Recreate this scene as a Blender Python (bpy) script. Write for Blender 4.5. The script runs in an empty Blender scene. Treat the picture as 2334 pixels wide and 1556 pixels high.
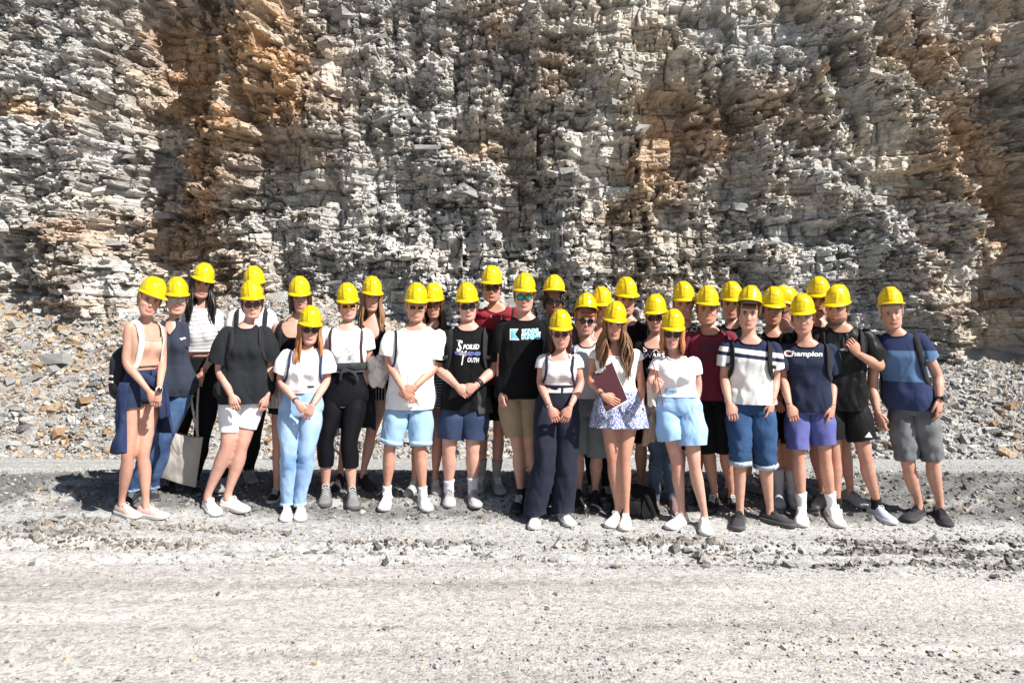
import bpy, math, random
import numpy as np
from mathutils import Vector, Matrix, Euler
from mathutils.bvhtree import BVHTree
random.seed(7); rng = np.random.RandomState(11)
S = bpy.context.scene
C = S.collection
R = math.radians
PI = math.pi

# ------------------------------------------------------------------ camera, light, exposure
CAMZ = 1.75; FPX = 1700.0; PITCH = -math.atan(72/1700)
cam = bpy.data.cameras.new('camera'); camo = bpy.data.objects.new('camera', cam); C.objects.link(camo)
camo.location = (0, 0, CAMZ); camo.rotation_euler = (PI/2 + PITCH, 0, 0)
cam.sensor_width = 36.0; cam.lens = 36.0*FPX/2334.0; cam.clip_end = 500; cam.clip_start = 0.05
S.camera = camo
SUN = Vector((0.78, -0.60, 1.02)).normalized()
w = bpy.data.worlds.new('World'); S.world = w; w.use_nodes = True
nt = w.node_tree; nt.nodes.clear()
sky = nt.nodes.new('ShaderNodeTexSky'); sky.sky_type = 'NISHITA'; sky.sun_disc = False
sky.sun_elevation = math.asin(SUN.z); sky.sun_rotation = math.atan2(SUN.x, SUN.y)
bg = nt.nodes.new('ShaderNodeBackground'); bg.inputs[1].default_value = 0.055
ow = nt.nodes.new('ShaderNodeOutputWorld')
nt.links.new(sky.outputs[0], bg.inputs[0]); nt.links.new(bg.outputs[0], ow.inputs[0])
sl = bpy.data.lights.new('sun', 'SUN'); sl.energy = 5.0; sl.angle = R(0.5); sl.color = (1.0, 0.955, 0.89)
so = bpy.data.objects.new('sun', sl); C.objects.link(so)
so.rotation_euler = (-SUN).to_track_quat('-Z', 'Y').to_euler(); so.location = (6, -4, 12)
S.view_settings.view_transform = 'Standard'; S.view_settings.look = 'None'
S.view_settings.exposure = 0.95; S.view_settings.gamma = 1.0; S.view_settings.use_curve_mapping = False

# ------------------------------------------------------------------ maths helpers
def _hash(ix, iy, iz, seed):
    h = (ix.astype(np.int64)*374761393 + iy.astype(np.int64)*668265263 + iz.astype(np.int64)*2147483647 + seed*974634777) & 0xffffffff
    h = ((h ^ (h >> 13))*1274126177) & 0xffffffff
    h = ((h ^ (h >> 16))*2246822519) & 0xffffffff
    return ((h ^ (h >> 15)) & 0xffffff)/float(0xffffff)
def vn(x, y, z=0.0, seed=0):
    """value noise 0..1, vectorised"""
    x, y, z = np.broadcast_arrays(np.asarray(x, float), np.asarray(y, float), np.asarray(z, float))
    ix, iy, iz = np.floor(x), np.floor(y), np.floor(z)
    fx, fy, fz = x-ix, y-iy, z-iz
    fx, fy, fz = [f*f*(3-2*f) for f in (fx, fy, fz)]
    r = 0
    for a in (0, 1):
        for b in (0, 1):
            for c in (0, 1):
                r = r + _hash(ix+a, iy+b, iz+c, seed)*(fx if a else 1-fx)*(fy if b else 1-fy)*(fz if c else 1-fz)
    return r
def fbm(x, y, z=0.0, seed=0, o=4, g=0.5):
    s = 0; a = 1; t = 0
    for k in range(o):
        s = s + a*vn(x*2**k+k*13.1, y*2**k+k*7.7, z*2**k, seed+k); t += a; a *= g
    return s/t
def sstep(a, b, x):
    t = np.clip((x-a)/(b-a), 0, 1); return t*t*(3-2*t)
def ground_z(x, y):
    """the yard: flat, then a low bank of loose shale under the group, falling again to the track behind"""
    x = np.asarray(x, float); y = np.asarray(y, float)
    z = np.interp(y, [-60, 5.75, 6.0, 6.75, 7.05, 8.2, 10.4, 60], [0, 0, .03, .19, .20, .0, -.3, -.3])
    z = z + 0.10*sstep(-1.2, -3.2, x)*sstep(4.9, 5.7, y)*(1-sstep(6.0, 6.7, y))
    return z
_cp, _sp = math.cos(PITCH), math.sin(PITCH)
def ray(px, py):
    a = (px-1167)/FPX; b = -(py-778)/FPX
    return Vector((a, _cp - b*_sp, _sp + b*_cp))
def W(px, py, d):
    r = ray(px, py); r = r*(d/r.y)
    return Vector((r.x, d, CAMZ+r.z))
def on_ground(px, py, h=0.0):
    d = 4.0
    while d < 12:
        p = W(px, py, d)
        if p.z <= float(ground_z(p.x, p.y))+h: return p
        d += 0.01
    return W(px, py, 8)

# ------------------------------------------------------------------ mesh helpers
class MB:
    def __init__(s): s.v = []; s.f = []; s.c = []; s.n = 0
    def add(s, v, f, col=None):
        v = np.asarray(v, float).reshape(-1, 3)
        s.v.append(v); s.f += [tuple(int(i)+s.n for i in q) for q in f]
        if col is None: col = (1, 1, 1)
        c = np.asarray(col, float)
        if c.ndim == 1: c = np.tile(c, (len(v), 1))
        s.c.append(c); s.n += len(v)
        return s
    def grid(s, P, closed=True, cap0=False, cap1=False, col=None, flip=False):
        P = np.asarray(P, float); m, n = P.shape[:2]
        f = []
        for i in range(m-1):
            for j in range(n if closed else n-1):
                a, b = i*n+j, i*n+(j+1) % n
                q = (a, b, b+n, a+n)
                f.append(q[::-1] if flip else q)
        V = P.reshape(-1, 3)
        if cap0: f.append(tuple(range(n)) if flip else tuple(range(n))[::-1])
        if cap1: f.append(tuple((m-1)*n+k for k in range(n))[::-1] if flip else tuple((m-1)*n+k for k in range(n)))
        if col is not None and np.ndim(col) == 3: col = np.asarray(col).reshape(-1, 3)
        return s.add(V, f, col)
    def box(s, c, h, rot=None, bev=0.0, col=None):
        h = Vector(h); b = bev
        if b <= 0:
            v = [Vector((x*h.x, y*h.y, z*h.z)) for x in (-1, 1) for y in (-1, 1) for z in (-1, 1)]
            f = [(0,1,3,2),(4,6,7,5),(0,4,5,1),(2,3,7,6),(0,2,6,4),(1,5,7,3)]
        else:
            v = []; rings = []
            for z, i in ((-h.z, b), (-h.z+b, 0), (h.z-b, 0), (h.z, b)):
                r = []
                for sx, sy in ((1,1),(-1,1),(-1,-1),(1,-1)):
                    X, Y = h.x-i, h.y-i; k = b
                    p = [(sx*X, sy*(Y-k)), (sx*(X-k), sy*Y)]
                    if (sx*sy) < 0: p = p[::-1]
                    r += p
                rings.append([Vector((x, y, z)) for x, y in r])
            v = [q for r in rings for q in r]
            f = [(i*8+j, i*8+(j+1) % 8, (i+1)*8+(j+1) % 8, (i+1)*8+j) for i in range(3) for j in range(8)]
            f += [tuple(range(8))[::-1], tuple(range(24, 32))]
        if rot is not None: v = [rot @ p for p in v]
        c = Vector(c)
        return s.add([tuple(p+c) for p in v], f, col)
    def arrays(s): return np.concatenate(s.v), s.f, np.concatenate(s.c)
    def build(s, name, mat, parent=None, smooth=True, origin=None, col=False):
        V, F, K = s.arrays()
        if origin is None: origin = ORG.get(parent, Vector((0, 0, 0))) if parent is not None else Vector((0, 0, 0))
        me = bpy.data.meshes.new(name)
        me.from_pydata((V - np.array(tuple(origin))).tolist(), [], F)
        if smooth: me.polygons.foreach_set('use_smooth', [True]*len(me.polygons))
        if col:
            at = me.color_attributes.new('tint', 'FLOAT_COLOR', 'POINT')
            at.data.foreach_set('color', np.concatenate([K, np.ones((len(K), 1))], 1).ravel())
        me.update()
        o = bpy.data.objects.new(name, me); C.objects.link(o)
        if mat is not None: me.materials.append(mat)
        if parent is not None:
            o.parent = parent
            if parent in ORG: ORG[o] = ORG[parent]
        else:
            o.location = origin
        return o
ORG = {}     # world point that an object's own coordinates start from
def thing(name, loc, label, cat, group=None):
    o = bpy.data.objects.new(name, None); C.objects.link(o); o.location = loc; o.empty_display_size = .1
    o['label'] = label; o['category'] = cat
    if group: o['group'] = group
    ORG[o] = Vector(loc); return o
def big_mesh(name, V, Q, mat, cols=None, smooth=False, parent=None):
    me = bpy.data.meshes.new(name); n = len(V); k = Q.shape[1]; m = len(Q)
    me.vertices.add(n); me.vertices.foreach_set('co', np.ascontiguousarray(V, dtype=np.float32).ravel())
    me.loops.add(m*k); me.loops.foreach_set('vertex_index', Q.astype(np.int32).ravel())
    me.polygons.add(m); me.polygons.foreach_set('loop_start', np.arange(0, m*k, k, dtype=np.int32))
    me.polygons.foreach_set('use_smooth', np.full(m, smooth))
    me.update(calc_edges=True)
    if cols is not None:
        at = me.color_attributes.new('tint', 'FLOAT_COLOR', 'POINT')
        at.data.foreach_set('color', np.concatenate([cols, np.ones((n, 1))], 1).astype(np.float32).ravel())
    o = bpy.data.objects.new(name, me); C.objects.link(o); me.materials.append(mat)
    if parent: o.parent = parent
    return o
def smooth_path(P, n):
    """Catmull-Rom through P sampled n times; returns points and the parameter of each (0..len-1)"""
    P = [np.array(tuple(p), float) for p in P]; k = len(P)
    u = np.linspace(0, k-1, n); out = []
    for t in u:
        i = min(int(t), k-2); f = t-i
        p1, p2 = P[i], P[i+1]; p0 = P[i-1] if i > 0 else 2*p1-p2; p3 = P[i+2] if i+2 < k else 2*p2-p1
        out.append(.5*((2*p1)+(-p0+p2)*f+(2*p0-5*p1+4*p2-p3)*f*f+(-p0+3*p1-3*p2+p3)*f**3))
    return np.array(out), u
def tube_rings(P, rad, n=12, ref=(0, -1, 0)):
    P = np.asarray(P, float); T = np.gradient(P, axis=0); T /= np.linalg.norm(T, axis=1)[:, None]+1e-9
    ref = np.array(tuple(ref), float); rad = np.asarray(rad, float)
    if rad.ndim == 1: rad = np.stack([rad, rad], 1)
    th = np.linspace(0, 2*PI, n, endpoint=False); out = []
    last = ref
    for p, t, r in zip(P, T, rad):
        q = ref - t*np.dot(ref, t)
        if np.linalg.norm(q) < .15: q = last - t*np.dot(last, t)
        q /= np.linalg.norm(q)+1e-9; last = q; b = np.cross(t, q)
        out.append(p + np.outer(np.cos(th)*r[0], b) + np.outer(np.sin(th)*r[1], q))
    return np.array(out)
def tube(mb, P, rad, n=10, ref=(0, -1, 0), caps=True, col=None):
    return mb.grid(tube_rings(P, rad, n, ref), True, caps, caps, col)
def ellipsoid(mb, c, r, rot=None, m=8, n=12, col=None):
    ph = np.linspace(-PI/2*.98, PI/2*.98, m); th = np.linspace(0, 2*PI, n, endpoint=False)
    P = np.stack([np.outer(np.cos(ph), np.cos(th)), np.outer(np.cos(ph), np.sin(th)), np.outer(np.sin(ph), np.ones(n))], -1)*np.array(tuple(r))
    if rot is not None: P = P @ np.array(rot.to_3x3()).T
    return mb.grid(P+np.array(tuple(c)), True, True, True, col)

# ------------------------------------------------------------------ materials
MATS = {}
def new_mat(name):
    m = bpy.data.materials.new(name); m.use_nodes = True; N = m.node_tree.nodes; L = m.node_tree.links
    b = N['Principled BSDF']; return m, N, L, b
def noise_node(N, L, scale, detail=4, rough=.6, vec=None):
    n = N.new('ShaderNodeTexNoise'); n.inputs['Scale'].default_value = scale; n.inputs['Detail'].default_value = detail
    n.inputs['Roughness'].default_value = rough
    if vec is not None: L.new(vec, n.inputs['Vector'])
    return n
def mapping(N, L, scale=(1, 1, 1), rot=(0, 0, 0)):
    tc = N.new('ShaderNodeTexCoord'); mp = N.new('ShaderNodeMapping'); mp.inputs['Scale'].default_value = scale
    mp.inputs['Rotation'].default_value = rot
    L.new(tc.outputs['Object'], mp.inputs['Vector']); return mp.outputs[0]
def ramp(N, L, fac, stops, const=False):
    r = N.new('ShaderNodeValToRGB'); cr = r.color_ramp
    if const: cr.interpolation = 'CONSTANT'
    while len(cr.elements) < len(stops): cr.elements.new(0.5)
    for e, (p, c) in zip(cr.elements, stops): e.position = p; e.color = tuple(c)+((1,) if len(c) == 3 else ())
    L.new(fac, r.inputs[0]); return r
def cloth(name, col, rough=.85, var=.12, fold=.5, weave=400, sheen=.02, kind=None, col2=None, p=None):
    """woven or knitted cloth: soft colour variation, creases and weave in relief"""
    key = (name, tuple(col), kind, tuple(col2) if col2 else None, str(p))
    if key in MATS: return MATS[key]
    m, N, L, b = new_mat(name); v = mapping(N, L)
    n1 = noise_node(N, L, 9, 4, .6, v)
    def shade(c, k): return tuple(min(1, x*k) for x in c)
    base = ramp(N, L, n1.outputs[0], [(.3, shade(col, 1-var)), (.7, shade(col, 1+var))]).outputs[0]
    if kind == 'stripes':            # p = period in m, duty, axis z or around
        sx = N.new('ShaderNodeSeparateXYZ'); L.new(v, sx.inputs[0])
        wob = noise_node(N, L, 3.5, 2, .5, v)
        ma = N.new('ShaderNodeMath'); ma.operation = 'MULTIPLY_ADD'; L.new(wob.outputs[0], ma.inputs[0]); ma.inputs[1].default_value = p.get('wob', .05); L.new(sx.outputs[p.get('ax', 2)], ma.inputs[2])
        fr = N.new('ShaderNodeMath'); fr.operation = 'DIVIDE'; L.new(ma.outputs[0], fr.inputs[0]); fr.inputs[1].default_value = p['per']
        fc = N.new('ShaderNodeMath'); fc.operation = 'FRACT'; L.new(fr.outputs[0], fc.inputs[0])
        lt = N.new('ShaderNodeMath'); lt.operation = 'LESS_THAN'; L.new(fc.outputs[0], lt.inputs[0]); lt.inputs[1].default_value = p['duty']
        mx = N.new('ShaderNodeMix'); mx.data_type = 'RGBA'; L.new(lt.outputs[0], mx.inputs[0]); L.new(base, mx.inputs[6]); mx.inputs[7].default_value = tuple(col2)+(1,)
        base = mx.outputs[2]
    elif kind == 'bands':            # p = [(z, colour)...] bottom up, heights above the ground
        sx = N.new('ShaderNodeSeparateXYZ'); L.new(v, sx.inputs[0])
        sc = N.new('ShaderNodeMath'); sc.operation = 'MULTIPLY'; sc.inputs[1].default_value = .5
        if 'shear' in p:
            ms = N.new('ShaderNodeMath'); ms.operation = 'MULTIPLY_ADD'; L.new(sx.outputs[0], ms.inputs[0]); ms.inputs[1].default_value = p['shear']; L.new(sx.outputs[2], ms.inputs[2]); L.new(ms.outputs[0], sc.inputs[0])
        else: L.new(sx.outputs[2], sc.inputs[0])
        rb = ramp(N, L, sc.outputs[0], [(z*.5, c) for z, c in p['b']], True)
        mx = N.new('ShaderNodeMix'); mx.data_type = 'RGBA'; mx.blend_type = 'MULTIPLY'; mx.inputs[0].default_value = 1
        g = ramp(N, L, n1.outputs[0], [(.3, (1-var,)*3), (.7, (1, 1, 1))])
        L.new(rb.outputs[0], mx.inputs[6]); L.new(g.outputs[0], mx.inputs[7]); base = mx.outputs[2]
    elif kind == 'print':            # scattered two-colour pattern
        vo = N.new('ShaderNodeTexVoronoi'); vo.feature = 'DISTANCE_TO_EDGE'; vo.inputs['Scale'].default_value = p.get('s', 30); L.new(v, vo.inputs['Vector'])
        nn = noise_node(N, L, p.get('s2', 40), 3, .7, v)
        ad = N.new('ShaderNodeMath'); ad.operation = 'MULTIPLY'; L.new(vo.outputs[0], ad.inputs[0]); L.new(nn.outputs[0], ad.inputs[1])
        r2 = ramp(N, L, ad.outputs[0], [(p.get('t', .06), (1, 1, 1)), (p.get('t', .06)+.03, (0, 0, 0))])
        mx = N.new('ShaderNodeMix'); mx.data_type = 'RGBA'; L.new(r2.outputs[0], mx.inputs[0]); L.new(base, mx.inputs[6]); mx.inputs[7].default_value = tuple(col2)+(1,)
        base = mx.outputs[2]
    elif kind == 'denim':
        n3 = noise_node(N, L, 3.2, 3, .6, v)
        r3 = ramp(N, L, n3.outputs[0], [(.35, (0, 0, 0)), (.75, (1, 1, 1))])
        mx = N.new('ShaderNodeMix'); mx.data_type = 'RGBA'; L.new(r3.outputs[0], mx.inputs[0]); L.new(base, mx.inputs[6]); mx.inputs[7].default_value = tuple(col2)+(1,)
        base = mx.outputs[2]
    L.new(base, b.inputs['Base Color']); b.inputs['Roughness'].default_value = rough
    b.inputs['Sheen Weight'].default_value = sheen; b.inputs['Specular IOR Level'].default_value = .12
    vs = mapping(N, L, (1, 1, .55)); nf = noise_node(N, L, 5.5, 2, .45, vs); nw = noise_node(N, L, weave, 2, .5, v)
    b1 = N.new('ShaderNodeBump'); b1.inputs['Strength'].default_value = fold; b1.inputs['Distance'].default_value = .05; L.new(nf.outputs[0], b1.inputs['Height'])
    b2 = N.new('ShaderNodeBump'); b2.inputs['Strength'].default_value = .25; b2.inputs['Distance'].default_value = .002; L.new(nw.outputs[0], b2.inputs['Height'])
    nc = noise_node(N, L, 5.2, 2, .5, vs); nc.inputs['Distortion'].default_value = .5
    rc = ramp(N, L, nc.outputs[0], [(.36, (1, 1, 1)), (.5, (0, 0, 0)), (.66, (1, 1, 1))])
    b3 = N.new('ShaderNodeBump'); b3.inputs['Strength'].default_value = min(1, fold*.62); b3.inputs['Distance'].default_value = .016; L.new(rc.outputs[0], b3.inputs['Height'])
    L.new(b1.outputs[0], b3.inputs['Normal']); L.new(b3.outputs[0], b2.inputs['Normal']); L.new(b2.outputs[0], b.inputs['Normal'])
    MATS[key] = m; return m
def plain(name, col, rough=.5, metal=0, spec=.5, var=.0):
    key = (name, tuple(col), rough, metal)
    if key in MATS: return MATS[key]
    m, N, L, b = new_mat(name)
    v = mapping(N, L); n1 = noise_node(N, L, 40, 3, .6, v)
    k = max(var, .04)
    r_ = ramp(N, L, n1.outputs[0], [(.3, tuple(x*(1-k) for x in col)), (.7, tuple(min(1, x*(1+k)) for x in col))])
    L.new(r_.outputs[0], b.inputs['Base Color'])
    b.inputs['Roughness'].default_value = rough; b.inputs['Metallic'].default_value = metal; b.inputs['Specular IOR Level'].default_value = spec
    MATS[key] = m; return m
def skin_mat():
    m, N, L, b = new_mat('skin'); a = N.new('ShaderNodeAttribute'); a.attribute_name = 'tint'
    v = mapping(N, L); n1 = noise_node(N, L, 22, 4, .6, v)
    g = ramp(N, L, n1.outputs[0], [(.3, (.88, .84, .82)), (.7, (1.06, 1.05, 1.04))])
    mx = N.new('ShaderNodeMix'); mx.data_type = 'RGBA'; mx.blend_type = 'MULTIPLY'; mx.inputs[0].default_value = 1
    L.new(a.outputs[0], mx.inputs[6]); L.new(g.outputs[0], mx.inputs[7]); L.new(mx.outputs[2], b.inputs['Base Color'])
    b.inputs['Roughness'].default_value = .48; b.inputs['Specular IOR Level'].default_value = .4
    b.inputs['Subsurface Weight'].default_value = .12; b.inputs['Subsurface Radius'].default_value = (.9, .35, .2); b.inputs['Subsurface Scale'].default_value = .012
    n2 = noise_node(N, L, 260, 2, .5, v); bp = N.new('ShaderNodeBump'); bp.inputs['Strength'].default_value = .2; bp.inputs['Distance'].default_value = .001
    L.new(n2.outputs[0], bp.inputs['Height']); L.new(bp.outputs[0], b.inputs['Normal'])
    return m
SKIN = skin_mat()
def hair_mat(col):
    key = ('hair', tuple(col))
    if key in MATS: return MATS[key]
    m, N, L, b = new_mat('hair'); v = mapping(N, L, (90, 90, 5)); n1 = noise_node(N, L, 1.5, 3, .6, v)
    r_ = ramp(N, L, n1.outputs[0], [(.3, tuple(x*.55 for x in col)), (.75, tuple(min(1, x*1.5) for x in col))])
    L.new(r_.outputs[0], b.inputs['Base Color']); b.inputs['Roughness'].default_value = .42; b.inputs['Specular IOR Level'].default_value = .45
    bp = N.new('ShaderNodeBump'); bp.inputs['Strength'].default_value = .6; bp.inputs['Distance'].default_value = .004
    L.new(n1.outputs[0], bp.inputs['Height']); L.new(bp.outputs[0], b.inputs['Normal'])
    MATS[key] = m; return m
def helmet_mat():
    m, N, L, b = new_mat('yellow_plastic'); v = mapping(N, L); n1 = noise_node(N, L, 25, 4, .65, v)
    r_ = ramp(N, L, n1.outputs[0], [(.25, (.70, .52, .004)), (.6, (.76, .60, .005)), (.85, (.72, .60, .05))])
    L.new(r_.outputs[0], b.inputs['Base Color']); b.inputs['Roughness'].default_value = .27
    b.inputs['Coat Weight'].default_value = .3; b.inputs['Coat Roughness'].default_value = .12
    tr = N.new('ShaderNodeBsdfTranslucent'); tr.inputs[0].default_value = (.95, .42, .01, 1)
    ms = N.new('ShaderNodeMixShader'); ms.inputs[0].default_value = .22
    L.new(b.outputs[0], ms.inputs[1]); L.new(tr.outputs[0], ms.inputs[2]); L.new(ms.outputs[0], N['Material Output'].inputs[0])
    n2 = noise_node(N, L, 60, 3, .6, v); L.new(ramp(N, L, n2.outputs[0], [(.3, (.2,)*3), (.8, (.38,)*3)]).outputs[0], b.inputs['Roughness'])
    return m
YEL = helmet_mat()
# ------------------------------------------------------------------ the quarry face
def rock_mat(name, rough=.9, bump=1.0, scale=1.0):
    m, N, L, b = new_mat(name); a = N.new('ShaderNodeAttribute'); a.attribute_name = 'tint'
    v = mapping(N, L, (1, 1, 2.2)); n1 = noise_node(N, L, 9*scale, 6, .7, v); n2 = noise_node(N, L, 45*scale, 5, .75, v)
    g = ramp(N, L, n1.outputs[0], [(.28, (.62, .60, .58)), (.5, (.95, .95, .95)), (.72, (1.22, 1.2, 1.16))])
    g2 = ramp(N, L, n2.outputs[0], [(.3, (.70, .69, .68)), (.65, (1.15, 1.15, 1.15))])
    mx = N.new('ShaderNodeMix'); mx.data_type = 'RGBA'; mx.blend_type = 'MULTIPLY'; mx.inputs[0].default_value = 1
    L.new(a.outputs[0], mx.inputs[6]); L.new(g.outputs[0], mx.inputs[7])
    my = N.new('ShaderNodeMix'); my.data_type = 'RGBA'; my.blend_type = 'MULTIPLY'; my.inputs[0].default_value = 1
    L.new(mx.outputs[2], my.inputs[6]); L.new(g2.outputs[0], my.inputs[7]); L.new(my.outputs[2], b.inputs['Base Color'])
    b.inputs['Roughness'].default_value = rough; b.inputs['Specular IOR Level'].default_value = .25
    vo = N.new('ShaderNodeTexVoronoi'); vo.inputs['Scale'].default_value = 26*scale; L.new(v, vo.inputs['Vector'])
    b1 = N.new('ShaderNodeBump'); b1.inputs['Strength'].default_value = .8*bump; b1.inputs['Distance'].default_value = .03; L.new(vo.outputs[0], b1.inputs['Height'])
    b2 = N.new('ShaderNodeBump'); b2.inputs['Strength'].default_value = .9*bump; b2.inputs['Distance'].default_value = .02; L.new(n2.outputs[0], b2.inputs['Height'])
    L.new(b1.outputs[0], b2.inputs['Normal']); L.new(b2.outputs[0], b.inputs['Normal'])
    return m
ROCK = rock_mat('layered_limestone')
DW = 13.4
def talus_top(x): return np.interp(x, [-30, -9, -3.9, -1, 1.5, 5, 9, 30], [1.9, 1.8, 1.75, 1.25, 1.0, .78, .95, 1.0])
def to_px(x, z, y=DW):      # where a point of the face shows in the photograph, to take the layout of its ribs and hollows from it
    yy = y*_cp + (z-CAMZ)*_sp; zz = (z-CAMZ)*_cp - y*_sp
    return 1167+FPX*x/yy, 778-FPX*zz/yy
def poly_sd(px, py, P):
    P = np.array(P, float); d = np.full(px.shape, 1e9); inside = np.zeros(px.shape, bool); n = len(P)
    for i in range(n):
        a, b = P[i], P[(i+1) % n]; e = b-a; wx, wy = px-a[0], py-a[1]
        t = np.clip((wx*e[0]+wy*e[1])/(e@e), 0, 1); d = np.minimum(d, np.hypot(wx-e[0]*t, wy-e[1]*t))
        c = ((a[1] <= py) & (b[1] > py)) | ((b[1] <= py) & (a[1] > py))
        xc = a[0]+(py-a[1])/(b[1]-a[1]+1e-9)*e[0]; inside ^= c & (px < xc)
    return np.where(inside, -d, d)
def line_d(px, py, P):
    d = np.full(px.shape, 1e9)
    for a, b in zip(P[:-1], P[1:]):
        a = np.array(a, float); b = np.array(b, float); e = b-a
        t = np.clip(((px-a[0])*e[0]+(py-a[1])*e[1])/(e@e), 0, 1); d = np.minimum(d, np.hypot(px-a[0]-e[0]*t, py-a[1]-e[1]*t))
    return d
PITS = [([(245,-80),(215,230),(205,420),(240,560),(290,650),(345,600),(400,520),(415,390),(440,250),(490,120),(520,-80)], .95, 26),
        ([(1440,188),(1605,205),(1588,300),(1600,405),(1472,398),(1455,280)], .34, 8),
        ([(1130,320),(1190,250),(1225,260),(1225,420),(1190,600),(1130,600)], .38, 16),
        ([(1738,208),(1890,203),(1895,262),(1745,264)], .20, 6), ([(1780,282),(1900,276),(1890,335),(1782,328)], .16, 6),
        ([(2225,640),(2300,560),(2460,540),(2460,900),(2150,880),(2185,720)], .5, 20),
        ([(2180,230),(2334,180),(2460,220),(2460,560),(2260,540),(2150,330)], .5, 20),
        ([(1000,600),(1048,500),(1046,640),(1012,690)], .3, 10), ([(310,560),(470,500),(440,700),(330,700)], .4, 18),
        ([(1540,0),(1700,0),(1690,90),(1560,110)], .25, 10), ([(1900,60),(1950,50),(1945,160),(1900,165)], .25, 9),
        ([(600,440),(760,420),(800,455),(700,480),(600,480)], .3, 8), ([(1040,300),(1160,300),(1150,330),(1040,320)], .22, 6),
        ([(1700,500),(1880,505),(1980,560),(1700,560)], .18, 10), ([(0,560),(60,520),(90,640),(60,700),(0,700)], .35, 14),
        ([(1490,460),(1560,470),(1560,530),(1480,520)], .2, 6), ([(1620,140),(1680,120),(1700,280),(1630,280)], .22, 10)]
RIBS = [([(1240,-50),(1225,250),(1300,500),(1330,720)], 38, .30), ([(1330,100),(1430,180),(1440,300)], 22, .22), ([(1560,60),(1625,150),(1630,300)], 26, .26),
        ([(1700,140),(1745,300),(1760,420)], 24, .28), ([(1890,-40),(1990,120),(2120,280),(2240,480)], 48, .42), ([(1930,420),(2060,600),(2150,790)], 50, .34),
        ([(560,-20),(640,200),(760,330)], 60, .32), ([(900,-20),(860,200),(980,360),(1130,420)], 55, .26), ([(590,-90),(575,60),(545,170),(505,290),(480,400)], 52, .80), ([(470,640),(530,420),(560,300)], 26, .3), ([(2470,-50),(2440,400),(2450,900)], 70, 1.0),  # last rib here lies out of view, added to shade the right end
        ([(20,0),(30,400),(60,600)], 60, .25), ([(150,-20),(170,400),(180,640)], 55, .30), ([(300,420),(300,640)], 18, .3), ([(1180,-20),(1100,100),(1100,260)], 30, .25),
        ([(1440,200),(1465,400),(1475,560)], 9, .22), ([(1750,560),(1770,700)], 26, .2), ([(1900,120),(1900,330)], 8, .15), ([(700,540),(1000,640)], 40, .22), ([(2050,0),(2200,160),(2334,330)], 40, .25)]
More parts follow.
